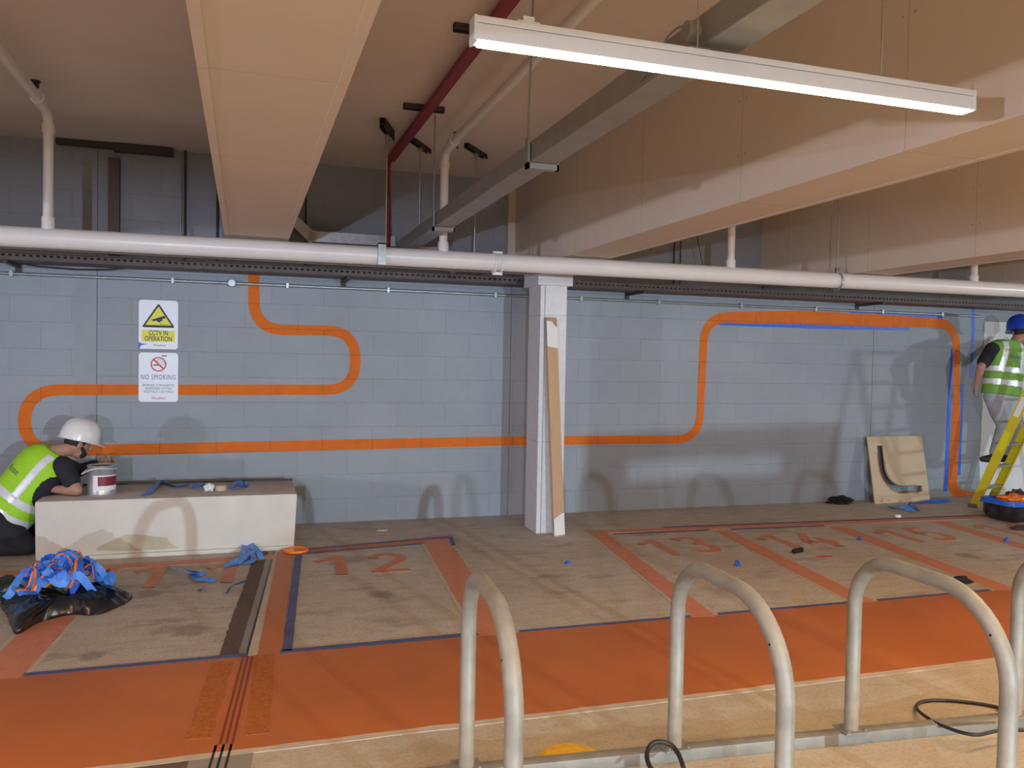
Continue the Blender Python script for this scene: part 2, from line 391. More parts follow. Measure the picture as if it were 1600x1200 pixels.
def hand(bm, wrist, d, side, palm, curl=.5, s=1.0):
    """wrist point, d: direction of fingers, side: direction towards the thumb, palm: direction the palm faces"""
    d = V(d).normalized(); side = (V(side)-d*V(side).dot(d)).normalized(); palm = d.cross(side) if palm is None else V(palm).normalized()
    pc = V(wrist)
    for k in range(4):
        o = side*(.030-.020*k)*s
        cap(bm, pc+o*.6+d*.012*s, pc+o+d*.080*s, .0125*s, .0115*s, 10)
        ln = (.040, .045, .042, .033)[k]*s; a = pc+o+d*.083*s
        a1 = a + (d*math.cos(curl)+palm*math.sin(curl))*ln; a2 = a1 + (d*math.cos(curl*2)+palm*math.sin(curl*2))*ln*.7; a3 = a2 + (d*math.cos(curl*2.7)+palm*math.sin(curl*2.7))*ln*.5
        cap(bm, a, a1, .0095*s, .0088*s, 10); cap(bm, a1, a2, .0088*s, .008*s, 10); cap(bm, a2, a3, .008*s, .0068*s, 10)
    t0 = pc+side*.026*s+d*.02*s; t1 = t0+(side*.8+d*.75+palm*.25).normalized()*.042*s; t2 = t1+(side*.25+d+palm*.5).normalized()*.032*s
    cap(bm, t0, t1, .013*s, .0105*s, 10); cap(bm, t1, t2, .0105*s, .008*s, 10)
def crumple(c, r, seed, sub=4, amp=.35, flat=.5, freq=2.2):
    bm = B(); q = bmesh.ops.create_icosphere(bm, subdivisions=sub, radius=1)['verts']
    for v in q:
        n = noise.noise(v.co*freq+V((seed*3.1, seed, 0))); n2 = abs(noise.noise(v.co*freq*2.7+V((0, seed*2.3, 5))))
        v.co *= 1+amp*n-amp*.5*n2
        v.co = V((v.co.x*r[0], v.co.y*r[1], max(v.co.z, -flat)*r[2]))
    zmin = min(v.co.z for v in bm.verts)
    for v in bm.verts: v.co += V(c)-V((0, 0, zmin))
    return bm
def ribbon(bm, pts, wd, mi=0, twist=0, th=.0012, edge=None, up0=V((0, 0, 1))):
    pts = [V(p) for p in pts]; n = len(pts); prev = None
    for i, p in enumerate(pts):
        d = (pts[min(i+1, n-1)]-pts[max(i-1, 0)]).normalized(); s, u = frame(d, up0)
        a = twist*i/n; sv = s*math.cos(a)+u*math.sin(a); nv = -s*math.sin(a)+u*math.cos(a)
        offs = [-.5, .5] if edge is None else [-.5, .22, .5]
        row = [bm.verts.new(p+sv*wd*o+nv*th) for o in offs] + [bm.verts.new(p+sv*wd*o) for o in offs[::-1]]
        if prev:
            m = len(row)
            for k in range(m):
                f = bm.faces.new((prev[k], prev[(k+1) % m], row[(k+1) % m], row[k])); f.material_index = mi
                if edge is not None and k in (1, 2, 3): f.material_index = edge
        prev = row

# ================================================================== SETTING
W = 8.10
SL = 3.43
bm = B(); box(bm, (-9, W, 0), (16, W+.25, SL)); wall = link('wall_back', bm, M['wall'], kind='structure')
bm = B(); box(bm, (-9, 3.54, -.2), (16, W+.25, 0)); box(bm, (-9, -8, -.2), (16, 3.54, 0), mi=1)
floor = link('floor', bm, [M['floor'], M['floorfront']], kind='structure')
bm = B(); box(bm, (-9, -8, SL), (16, W+.25, SL+.25)); ceiling = link('ceiling', bm, M['slab'], kind='structure')
# clad downstand beams running out from the wall
def beam(x0, x1, n, y0=-4):
    bm = B(); box(bm, (x0, y0, 2.5), (x1, W, SL), .004)
    for (a, b) in ((x0-.0045, x0+.03), (x1-.03, x1+.0045)): box(bm, (a, y0, 2.4965), (b, W, 2.506))
    return link(n, bm, M['board'], ceiling)
beam(-.145, .315, 'ceiling_beam'); big = beam(2.6, 3.01, 'ceiling_beam'); beam(5.56, 5.98, 'ceiling_beam'); beam(8.55, 8.98, 'ceiling_beam'); beam(-3.1, -2.65, 'ceiling_beam')
bm = B(); box(bm, (2.525, W-.09, 2.5), (2.602, W-.001, SL), .003); link('beam_return_panel', bm, M['board'], ceiling)
# unseen slab added behind the camera to keep low light off the upper wall
bm = B(); box(bm, (-9, -4.3, 1.735), (16, -4.05, SL))
link('wall_light_cutoff', bm, M['joint'], kind='structure')
# unseen block added near the camera line, shaped to throw the long low shadow
bm = B()
for pl_ in ([(3.48, 0), (4.62, 0), (4.62, 1.17), (3.48, 1.148)], [(3.48, 1.235), (4.62, 1.262), (4.62, 1.375), (3.48, 1.33)], [(3.48, 1.14), (3.66, 1.14), (3.66, 1.25), (3.48, 1.25)], [(4.36, 1.15), (4.62, 1.15), (4.62, 1.28), (4.36, 1.28)]):
    prism(bm, pl_, lambda u_, v_: V((u_, -1.1, v_)), V((0, .15, 0)))
link('wall_shadow_caster', bm, M['joint'], kind='structure')

# wall joint strips
bm = B(); box(bm, (-1.415, W-.0022, 0), (-1.245, W+.01, 2.32)); link('joint_strip', bm, M['joint'], wall)
bm = B()
for x in (-1.243, 2.60, 7.155): box(bm, (x, W-.0015, 0), (x+.006, W+.01, 2.34 if x > 7 else SL-.01))
link('movement_joint', bm, M['dkjoint'], wall)
# white painted stretch beyond the masked edge at the right
bm = B(); random.seed(3)
pl = [(8.86+.02*noise.noise(V((z*3.1, 0, 0)))+.008*random.random(), z) for z in [i*.05 for i in range(0, 45)]]
poly = pl + [(11.5, 2.2), (11.5, 0)]
prism(bm, poly, lambda x, z: V((x, W-.004, z)), V((0, .006, 0))); link('white_paint_area', bm, M['whitewall'], wall)

# orange line painted on the wall -- centre line read off the block courses, width per point
def wpt(x, y): return onY(x, y, W)
def arc_path(px, rad):
    return fillet([wpt(*p) for p in px], rad, 12)
def wall_line(name, pts, wds, m, yoff, label=None, jag=0):
    bm = B(); prev = None; n = len(pts)
    cum = [0]
    for i in range(1, n): cum.append(cum[-1]+(pts[i]-pts[i-1]).length)
    for i, p in enumerate(pts):
        d = (pts[min(i+1, n-1)]-pts[max(i-1, 0)]).normalized(); s = V((-d.z, 0, d.x)); t = cum[i]/cum[-1]
        k = t*(len(wds)-1); a = int(min(k, len(wds)-2)); wd = wds[a]+(wds[a+1]-wds[a])*(k-a)
        j = jag*noise.noise(V((cum[i]*9, 3, 1)))
        row = [bm.verts.new(V((p.x, W-yoff, p.z))+s*(wd/2+j)), bm.verts.new(V((p.x, W-yoff, p.z))-s*(wd/2-j))]
        row += [bm.verts.new(row[1].co+V((0, yoff+.002, 0))), bm.verts.new(row[0].co+V((0, yoff+.002, 0)))]
        if prev:
            for q in range(4): bm.faces.new((prev[q], prev[(q+1) % 4], row[(q+1) % 4], row[q]))
        prev = row
    bmesh.ops.recalc_face_normals(bm, faces=bm.faces)
    o = link(name, bm, m, wall)
    if label: o['label'] = label
    return o
def dense(pts, st=.05):
    out = [pts[0]]
    for a, b in zip(pts, pts[1:]):
        n = max(1, int((b-a).length/st))
        for k in range(1, n+1): out.append(a.lerp(b, k/n))
    return out
pathA = arc_path([(396.5, 419), (397, 515), (555, 517), (555, 609), (38, 609), (38, 706), (820, 688.5)], [.25, .25, .25, .33, .33])
wall_line('painted_line', dense(pathA), [.10, .10, .098, .098, .095, .098, .1, .1, .1, .1, .098, .095], M['opaint'], .0035, 'orange looping line painted on the grey block wall left of the column')
pathB = arc_path([(820, 688.5), (1092, 686.5), (1101, 496), (1250, 496)], [.27, .27])
wall_line('painted_line', dense(pathB), [.094, .092, .092, .09, .09, .13, .155], M['opaint'], .0035, 'orange line rising in the middle of the right wall')
pathC = arc_path([(1250, 496), (1494, 506), (1494, 640)], [.28])
wall_line('painted_line', dense(pathC), [.155, .15, .15, .12, .11, .12], M['opaint'], .0035)
pathD = arc_path([(1494, 640), (1487, 772), (1522, 775)], [.16])
wall_line('painted_line', dense(pathD), [.13, .135, .14, .14, .09], M['opaint'], .0035, 'wet orange foot of the wall line beside the ladder')
# tapes on the wall
def wtape(px, wd, label, jag=.003, off=.0025):
    o = wall_line('masking_tape', dense([wpt(*p) for p in px], .04), [wd, wd], M['bluetape'], off, None, jag)
    o.parent = None; tag(o, label, 'masking tape', 'blue masking tape on the wall'); return o
wtape([(1113, 504), (1185, 507), (1300, 511), (1420, 513)], .05, 'blue masking tape along the lower edge of the high orange run')
wtape([(1330, 489), (1400, 490), (1472, 496)], .06, 'blue masking tape along the upper edge of the orange line near its corner')
wtape([(1489, 545), (1483, 640), (1477, 768)], .06, 'long blue masking tape down the left edge of the orange drop')
wtape([(1503, 600), (1500, 690), (1498, 742)], .05, 'blue masking tape down the right edge of the orange drop')
wtape([(1521, 479), (1520, 530), (1517, 590)], .045, 'vertical blue masking tape strip under the tray beside the blue helmet')

# expansion joint in the floor
bm = B()
J0, J1 = V((.375, 7.0, 0)), V((-.052, 3.535, 0)); jd = (J1-J0).normalized(); js = V((-jd.y, jd.x, 0))
def fstrip(bm, p0, p1, o0, o1, z0, z1, mi=0, jag=0, n=1):
    p0 = V(p0); p1 = V(p1); d = (p1-p0).normalized(); s = V((d.y, -d.x, 0)); prev = None
    for i in range(n+1):
        p = p0.lerp(p1, i/n); a = o0+jag*noise.noise(V((i*.9, o0*7, 0))); b = o1+jag*noise.noise(V((i*.9+7, o1*5, 3)))
        row = [bm.verts.new(p+s*a+V((0, 0, z0))), bm.verts.new(p+s*b+V((0, 0, z0))), bm.verts.new(p+s*b+V((0, 0, z1))), bm.verts.new(p+s*a+V((0, 0, z1)))]
        if prev:
            for q in range(4): bm.faces.new((prev[q], prev[(q+1) % 4], row[(q+1) % 4], row[q])).material_index = mi
        else: bm.faces.new(row).material_index = mi
        prev = row
    bm.faces.new(prev[::-1]).material_index = mi
    bmesh.ops.recalc_face_normals(bm, faces=bm.faces)
TOP = V((.255, 7.0, 0)); MID = V((.03, 4.56, 0)); LOW = V((-.06, 3.54, 0)); END = V((-.2, 2.2, 0))
fstrip(bm, TOP, MID, .012, .05, 0, .003, 0, .0, 1)      # grey metal edge left
fstrip(bm, TOP, MID, .0, .012, 0, .004, 1)              # black rubber
fstrip(bm, TOP, MID, -.052, .0, 0, .003, 2, .006, 20)   # pale strip right
for o in (-.032, -.008, .016): fstrip(bm, MID, LOW, o, o+.009, 0, .0062, 3)
for o in (-.03, .0, .03): fstrip(bm, LOW, END, o, o+.01, 0, .004, 1)
fstrip(bm, LOW, END, -.12, .12, 0, .003, 0)
link('trim_1', bm, [mat('dusty_joint_edge', (.24, .21, .18), .6), M['black'], M['mask'], mat('dark_orange_groove', (.20, .03, .008), .6)], kind='structure')
# rough patched bands beside the joint
bm = B(); fstrip(bm, TOP, MID, .05, .15, 0, .0022, 0, .012, 40); fstrip(bm, LOW+V((-.1, 0, 0)), END, .02, .26, 0, .0022, 0, .02, 14)
link('floor_patch', bm, M['patch'], floor)
bm = B(); fstrip(bm, V((-.09, 4.5, 0)), V((-.165, 3.62, 0)), -.05, .055, 0, .0055, 0, .012, 14); fstrip(bm, V((.12, 4.56, 0)), V((.065, 3.60, 0)), -.05, .05, 0, .0055, 0, .008, 14)
link('floor_patch', bm, M['opatch'], floor)

# orange floor painting
def fpoly(bm, pts, z, mi=0, z0=0):
    vs = [bm.verts.new(V((p[0], p[1], z))) for p in pts]; lo = [bm.verts.new(V((p[0], p[1], z0))) for p in pts]; n = len(pts)
    fs = [bm.faces.new(vs), bm.faces.new(lo[::-1])]+[bm.faces.new((vs[i], lo[i], lo[(i+1) % n], vs[(i+1) % n])) for i in range(n)]
    for f in fs: f.material_index = mi
    bmesh.ops.recalc_face_normals(bm, faces=fs)
def edge_line(x0, y0, x1, y1, n=60, a=.008, s=0):
    return [(x0+(x1-x0)*i/n, y0+(y1-y0)*i/n+a*noise.noise(V((i*.7, s, 0)))) for i in range(n+1)]
NEAR = edge_line(-5, 3.47, 11, 3.50, 160, .012, 2)
FAR = edge_line(-5, 4.56, 11, 4.56, 160, .008, 5)
bm = B(); fpoly(bm, NEAR+FAR[::-1], .004); o = link('painted_band', bm, M['fpaint'], floor); o['label'] = 'broad orange band painted across the floor'
bm = B(); fpoly(bm, edge_line(-5, 3.43, 11, 3.455, 160, .01, 9)+NEAR[::-1], .0035); link('band_edge', bm, M['mask'], floor)
def bayline(far, near, wl, wr, label=None, m='fpaint_thin', pale=(1, 1)):
    f = V((*far, 0)); n = V((*near, 0)); bm = B(); fstrip(bm, f, n, -wr, wl, 0, .0045, 0, .008, 24); o = link('painted_bay_line', bm, M[m], floor)
    if label: o['label'] = label
    bm = B()
    if pale[0]: fstrip(bm, f, n, wl, wl+.03, 0, .003, 0, .006, 24)
    if pale[1]: fstrip(bm, f, n, -wr-.03, -wr, 0, .003, 0, .006, 24)
    if pale[0] or pale[1]: link('line_edge', bm, M['mask'], floor)
    else: bm.free()
bayline((-.965, 6.72), (-1.13, 4.55), .12, .10)
bayline((.335, 6.92), (.142, 4.55), .062, .062, 'orange bay line beside the dark floor joint', 'fpaint', (0, 0))
bayline((1.63, 7.10), (1.42, 4.55), .12, .10)
bayline((3.16, 7.05), (2.79, 4.55), .08, .07)
bayline((4.38, 6.88), (4.02, 4.55), .08, .08)
bayline((5.63, 6.80), (5.27, 4.55), .09, .09)
bayline((6.90, 6.76), (6.55, 4.55), .09, .09)
bayline((8.1, 6.72), (7.8, 4.55), .09, .09)
# back lines of the bays
def backline(a, b, wd, m='fpaint_thin', n=40):
    bm = B(); fstrip(bm, V((*a, 0)), V((*b, 0)), -wd/2, wd/2, 0, .0042, 0, .006, n); return link('painted_back_line', bm, M[m], floor)
backline((-4, 6.62), (.30, 6.80), .14); backline((.26, 6.90), (1.72, 7.12), .10, 'fpaint'); backline((3.08, 7.11), (9.2, 6.80), .12)
# bay numbers
def arcs(cx, cy, rx, ry, a0, a1, n=12): return [(cx+rx*math.cos(math.radians(a0+(a1-a0)*k/n)), cy+ry*math.sin(math.radians(a0+(a1-a0)*k/n))) for k in range(n+1)]
DIG = {'1': [[(.05, .70), (.30, .78), (.55, .93)], [(.58, 0), (.58, .96)]],
 '2': [arcs(.48, .68, .36, .26, 160, -20, 14)+[(.12, .07)], [(.06, .07), (.92, .07)]],
 '3': [arcs(.45, .73, .34, .21, 150, -80, 12), arcs(.45, .28, .38, .24, 85, -150, 14)],
 '4': [[(.60, .96), (.06, .32)], [(.04, .30), (.96, .30)], [(.68, 0), (.68, .62)]],
 '5': [[(.85, .91), (.22, .91)], [(.26, .93), (.18, .52)], arcs(.45, .32, .37, .27, 125, -150, 14)],
 '6': [[(.68, .93), (.25, .55), (.10, .35)], arcs(.47, .30, .36, .25, 0, 360, 20)]}
def bdigit(bm, ch, x, y, w_, h, sw, zz):
    for j, st in enumerate(DIG[ch]):
        P = [V((x+.08*(y+h*v-6.4)+u_*w_, y+h*v, 0)) for u_, v in st]; prev = None; n = len(P); z = zz+j*.0003
        for i, p in enumerate(P):
            d = (P[min(i+1, n-1)]-P[max(i-1, 0)]).normalized(); s_ = V((-d.y, d.x, 0)); e_ = sw*(1+.12*noise.noise(V((i*1.1, x, j))))
            row = [bm.verts.new(p+s_*e_/2+V((0, 0, z))), bm.verts.new(p-s_*e_/2+V((0, 0, z))), bm.verts.new(p-s_*e_/2), bm.verts.new(p+s_*e_/2)]
            if prev:
                for q in range(4): bm.faces.new((prev[q], prev[(q+1) % 4], row[(q+1) % 4], row[q]))
            prev = row
    bmesh.ops.recalc_face_normals(bm, faces=bm.faces)
def bnum(chars, label):
    bm = B()
    for ch, x, y, w_, h in chars: bdigit(bm, ch, x, y, w_, h, .085, .003)
    o = link('painted_number', bm, M['fnum'], floor); o['label'] = label
bnum([('1', -.76, 6.10, .30, .62), ('1', -.26, 6.10, .30, .60)], 'faded orange number 11 on the concrete beside the bag')
bnum([('1', .52, 6.13, .34, .60), ('2', .93, 6.11, .32, .60)], 'orange number 12 on the concrete')
bnum([('1', 3.30, 6.10, .30, .60), ('3', 3.66, 6.12, .32, .60)], 'orange number 13 on the concrete')
bnum([('1', 4.50, 6.05, .30, .60), ('4', 4.86, 6.05, .34, .60)], 'orange number 14 on the concrete')
bnum([('1', 5.80, 6.02, .30, .60), ('5', 6.16, 6.02, .32, .60)], 'orange number 15 on the concrete')
bnum([('1', 7.02, 6.0, .30, .60), ('6', 7.38, 6.0, .32, .60)], 'orange number 16 partly beyond the bin')
# blue masking strips on the floor
def ftape(p0, p1, wd, label, m='bluetape_f', jag=.004):
    bm = B(); fstrip(bm, V((*p0, 0)), V((*p1, 0)), -wd/2, wd/2, .0045, .006, 0, jag, 30); o = link('floor_masking_tape', bm, M[m])
    tag(o, label, 'masking tape', 'blue masking tape on the floor')
ftape((-1.02, 4.575), (.03, 4.585), .045, 'dusty blue tape edging the orange band left of the floor joint')
ftape((.20, 4.585), (1.31, 4.60), .05, 'bright blue tape edging the band behind the leftmost bike stand', 'bluetape_f')
ftape((.43, 6.82), (.235, 4.59), .05, 'blue tape running towards the wall from the joint side of number 12', 'bluetape_f')
ftape((.40, 6.84), (1.50, 7.0), .028, 'thin blue tape just above the digits of number 12')
ftape((.36, 6.98), (1.76, 7.20), .035, 'blue tape nearest the wall behind number 12, ending at its corner')
ftape((1.78, 7.2), (1.72, 6.85), .04, 'short blue tape slanting at the corner between number 12 and the column')
ftape((1.56, 4.575), (2.70, 4.58), .035, 'blue tape edging the band between the two leftmost bike stands')
ftape((2.90, 4.575), (3.90, 4.58), .035, 'blue tape edging the band seen through the second bike stand')
ftape((4.15, 4.575), (5.15, 4.58), .035, 'blue tape edging the band just left of the third bike stand')
ftape((5.40, 4.575), (6.42, 4.58), .035, 'blue tape edging the band behind the top of the third bike stand')
ftape((3.9, 7.155), (8.9, 6.92), .03, 'longest thin blue tape, right of the column nearest the wall')
ftape((3.28, 6.97), (4.28, 6.95), .028, 'thin blue tape above the digits of number 13 right of the column')
ftape((4.50, 6.93), (5.55, 6.88), .028, 'thin blue tape by the black torch above the digits of its bay')
bm = B(); lathe(bm, [(0, .0035), (.11, .0035), (.125, 0)], 24, (1.27, 3.06, 0)); link('yellow_spot', bm, M['yellowp'], floor)

# ================================================================== SERVICES ON WALL AND CEILING
PY = 6.6
def pz(x): return 2.402+.005*(x)
t = thing('sprinkler_pipe', 'long white horizontal pipe crossing the whole wall below the beams', 'pipe', (0, 0, 0))
def T(name, pts, r, m, par, n=16):
    bm = B(); tube(bm, pts, r, n); return link(name, bm, m, par, True)
T('main_pipe', [(-4, PY, 2.392), (10.5, PY, 2.437)], .073, M['white'], t, 24)
for x in (-1.325, 1.53, 4.215, 7.06):
    T('riser', fillet([(x, PY, 2.42), (x, PY, 3.27), (x, PY-.32, 3.29), (x, -3, 3.27)], [.1, .02], 5), .034, M['white'], t, 16)
    T('tee_collar', [(x, PY, 2.45), (x, PY, 2.55)], .043, M['white'], t)
    T('elbow_collar', [(x, PY, 3.14), (x, PY, 3.20)], .042, M['white'], t)
    T('pipe_coupling', [(x, PY-.22, 3.285), (x, PY-.34, 3.29)], .044, M['white'], t)
bm = B()
for k in (-.028, .028): tube(bm, [(1.98+k, PY, 2.402), (1.995+k, PY, 2.402)], .085, 24)
for s in (-1, 1): box(bm, (1.95, PY-.02, 2.402+s*.085-.012), (2.03, PY+.02, 2.402+s*.085+.012))
link('grooved_coupling', bm, M['white'], t, True)
def pipe_hanger(x, top, lab):
    h = thing('pipe_hanger', lab, 'pipe hanger', (x, PY, 2.41), 0, 'pipe hangers')
    bm = B(); tube(bm, [(0, math.cos(a)*.08, math.sin(a)*.08) for a in [2*PI*k/24 for k in range(24)]], .010, 6, closed=True); box(bm, (-.02, -.012, .075), (.02, .012, .13)); link('clamp_ring', bm, M['zinc'], h)
    T('rod', [(0, 0, .12), (0, 0, top-2.41)], .006, M['zinc'], h, 8)
pipe_hanger(5.386, SL, 'galvanised hanger ring and rod on the white pipe right of the column')
# strut channels on the slab with rods
def strut(p, L, rz, lab, rodz=None, n=1, m='dark', rodm='zinc'):
    s = thing('strut_channel', lab, 'strut channel', (p[0], p[1], SL), rz, 'strut channels under the slab')
    bm = B()
    for k in range(n):
        z = -.042*(k)
        box(bm, (-L/2, -.021, z-.003), (L/2, .021, z)); box(bm, (-L/2, -.021, z-.041), (L/2, -.018, z)); box(bm, (-L/2, .018, z-.041), (L/2, .021, z))
        box(bm, (-L/2, -.021, z-.041), (L/2, -.012, z-.038)); box(bm, (-L/2, .012, z-.041), (L/2, .021, z-.038))
    link('channel', bm, M[m], s)
    if rodz:
        T('rod', [(0, 0, -.02), (0, 0, rodz-SL)], .007, M[rodm], s, 8)
        bm = B(); box(bm, (-.02, -.02, -.056*n), (.02, .02, -.041*n)); lathe(bm, [(.014, -.075*n), (.014, -.056*n)], 6); link('nut', bm, M['zinc'], s)
r = strut((1.05, 6.53), .36, 1.2, 'double dark strut with a long rod down to the white pipe', 2.49, 2)
bm = B(); box(bm, (.99, PY-.094, 2.33), (1.05, PY-.078, 2.50)); box(bm, (.99, PY-.094, 2.49), (1.05, PY+.03, 2.50)); o = link('pipe_strap', bm, M['zinc']); tag(o, 'flat galvanised strap hooked over the white pipe under the double strut', 'pipe strap')
strut((1.41, 7.0), .42, 1.0, 'dark strut channel nearest right of the red pipe', 2.75)
strut((1.90, 7.0), .42, .9, 'dark strut channel above the light trunking at the right', 2.54)
strut((1.22, 5.95), .30, 0, 'short strut across the red pipe halfway along the slab')
strut((1.22, 4.45), .30, 0, 'short strut across the red pipe near the luminaire')
strut((-1.95, 7.3), .5, 1.57, 'dark strut at the far left under the slab')
def ceil_stub(x, y, lab):
    bm = B(); lathe(bm, [(0, SL-.13), (.008, SL-.13), (.008, SL-.05), (.022, SL-.045), (.022, SL-.015), (.03, SL-.012), (.03, SL), (0, SL)], 16, (x, y, 0)); o = link('ceiling_anchor', bm, M['dark'], None, True)
    tag(o, lab, 'ceiling anchor', 'ceiling anchors')
ceil_stub(-1.36, 6.38, 'small dark round ceiling anchor by the left white riser'); ceil_stub(1.62, 6.55, 'small dark round ceiling anchor by the middle white riser')
# red pipe
t = thing('red_pipe', 'dark red pipe running under the slab then down the wall', 'pipe')
bm = B(); box(bm, (1.19, -3.0, SL-.085), (1.26, 7.42, SL-.045), .004); link('pipe_run', bm, M['red'], t)
T('drop_pipe', fillet([(1.225, 7.3, SL-.07), (1.225, 7.52, SL-.07), (1.235, 7.52, 2.40)], [.06], 5), .019, M['red'], t)
bm = B(); box(bm, (1.19, 7.44, 2.52), (1.28, 7.56, 2.60), .01); link('pipe_fitting', bm, M['red'], t)
# trunking, hung diagonally under the beams towards the wall
t = thing('cable_trunking', 'grey metal trunking hung from rods running towards the wall', 'trunking')
bm = B(); x0, x1 = 1.36, 1.49; z0, z1 = 2.60, 2.70
box(bm, (x0, -3, z0), (x1, 7.95, z1), .003)
link('trunking_body', bm, M['trunk'], t)
bm = B(); box(bm, (x0-.004, -3, z0-.004), (x1+.004, 7.95, z0+.012), .002); link('trunking_lid', bm, M['trunk'], t)
for y in (1.0, 3.97, 6.15):
    bm = B(); box(bm, (x0-.02, y-.02, z0-.035), (x1+.02, y+.02, z0-.006)); box(bm, (x0-.02, y-.02, z0-.035), (x0-.008, y+.02, z1+.02)); box(bm, (x1+.008, y-.02, z0-.035), (x1+.02, y+.02, z1+.02)); link('trunking_bracket', bm, M['trunk'], t)
    T('hanger_rod', [(x0-.014, y, z1), (x0-.014, y, SL)] if y != 3.97 else [(x0-.014, y, z1), (x0-.0, y+.0, SL)], .0055, M['zinc'], t, 8)
bm = B(); lathe(bm, [(0, -.02), (.03, -.02), (.034, 0), (.034, .03), (0, .03)], 20, (0, 0, 0), mtx=Matrix.Translation((x0-.02, 2.36, 2.655)) @ Matrix.Rotation(PI/2, 4, 'Y')); tube(bm, fillet([(x0-.02, 2.38, 2.68), (x0-.03, 2.45, 2.70), (x0-.02, 2.60, 2.66), (x0-.0, 2.75, 2.62)], .05, 4), .004, 6); link('sensor_puck', bm, M['trunk'], t, True)
# galvanised cross trunking on the wall
t = thing('wall_trunking', 'bare galvanised trunking with mitred ends above the white pipe', 'trunking')
bm = B(); box(bm, (.55, 7.86, 2.66), (1.36, 7.96, 2.76), .003); link('trunking_body', bm, M['zinc'], t)
bm = B(); box(bm, (-.05, -.05, -.05), (.36, .05, .05), .003, mtx=Matrix.Translation((.57, 7.91, 2.71)) @ Matrix.Rotation(PI-(-.75), 4, 'Y')); link('mitred_end', bm, M['zinc'], t)
bm = B(); box(bm, (1.49, 7.86, 2.60), (1.80, 7.96, 2.68), .003); box(bm, (0, -.05, -.04), (.3, .05, .04), .003, mtx=Matrix.Translation((1.74, 7.91, 2.65)) @ Matrix.Rotation(.8, 4, 'Y')); link('mitred_end', bm, M['zinc'], t)
# perforated cable tray
TY = 7.66
t = thing('cable_tray', 'long brown perforated cable tray running along the wall under the white pipe', 'cable tray')
def tray(x0, x1, par):
    zt = 2.34
    bm = B(); box(bm, (x0, TY, zt), (x1, TY+.30, zt+.004)); box(bm, (x0, TY+.296, zt), (x1, TY+.30, zt+.06))
    link('tray_bed', bm, M['traym'], par)
    bm = B(); box(bm, (x0, TY-.004, zt), (x1, TY, zt+.030)); box(bm, (x0, TY-.004, zt+.048), (x1, TY, zt+.062))
    n = int((x1-x0)/.05)
    for k in range(n+1): box(bm, (x0+k*.05, TY-.004, zt+.030), (min(x0+k*.05+.026, x1), TY, zt+.048))
    link('tray_side', bm, M['traym'], par)
tray(-3.5, 10.2, t)
bm = B()
for q in range(5): tube(bm, [(x, TY+.05+.045*q+.012*math.sin(x*1.7+q), 2.375+.004*math.sin(x*3+q)) for x in [i*.3-3.5 for i in range(46)]], .011+.003*(q % 2), 8)
o = link('tray_cables', bm, M['black'], None, True); tag(o, 'bundle of dark cables lying in the brown cable tray', 'cables')
for x, lb in ((-1.85, 'dark bracket under the cable tray at the far left'), (.9, 'dark bracket under the cable tray above the orange loop'), (3.9, 'dark bracket under the cable tray just right of the column'), (6.9, 'dark bracket under the cable tray above the high orange run')):
    b_ = thing('tray_bracket', lb, 'bracket', (x, W, 2.28), 0, 'cable tray brackets on the wall')
    bm = B(); box(bm, (-.018, -.44, .035), (.018, 0, .058), .002); box(bm, (-.025, -.012, .0), (.025, 0, .16), .002); link('arm', bm, M['dark'], b_)
T_ = lambda n, p, r, m, lab, cat, grp=None: tag(T(n, p, r, m, None, 12), lab, cat, grp)
# thin galvanised line in front of tray
T_('thin_conduit', [(-3, 7.2, 2.385), (2.45, 7.2, 2.395)], .011, M['zinc'], 'thin bright conduit just below the white pipe left of the column', 'conduit')
T_('thin_conduit', [(2.95, 7.3, 2.47), (9.5, 7.3, 2.47)], .010, M['zinc'], 'thin conduit above the cable tray right of the column', 'conduit')
# sagging cable at left
pts = [onY(x, y, 7.97) for x, y in ((-30, 398), (10, 407), (60, 416), (120, 421), (170, 421), (230, 416), (290, 407))]
T_('sagging_cable', pts, .007, M['black'], 'black cable sagging below the tray at the far left', 'cable')
# conduit on the wall
t = thing('wall_conduit', 'slim galvanised conduit clipped along the wall above the orange line', 'conduit')
cz = lambda x: 2.262-.0002*x
T('conduit', [(-3.5, W-.03, 2.262), (8.75, W-.03, 2.26)], .015, M['zinc'], t)
bm = B(); lathe(bm, [(0, -.02), (.036, -.02), (.036, .018), (.032, .022), (0, .022)], 24, mtx=Matrix.Translation((-.115, W-.035, 2.262)) @ Matrix.Rotation(PI/2, 4, 'X')); link('junction_box', bm, M['zinc'], t, True)
for x in (-1.9, -.62, .38, 1.33, 2.42, 3.36, 4.27, 5.3, 6.3, 7.25, 8.15):
    bm = B(); box(bm, (x-.012, W-.046, 2.236), (x+.012, W-.0, 2.288), .002); link('saddle', bm, M['zinc'], t)
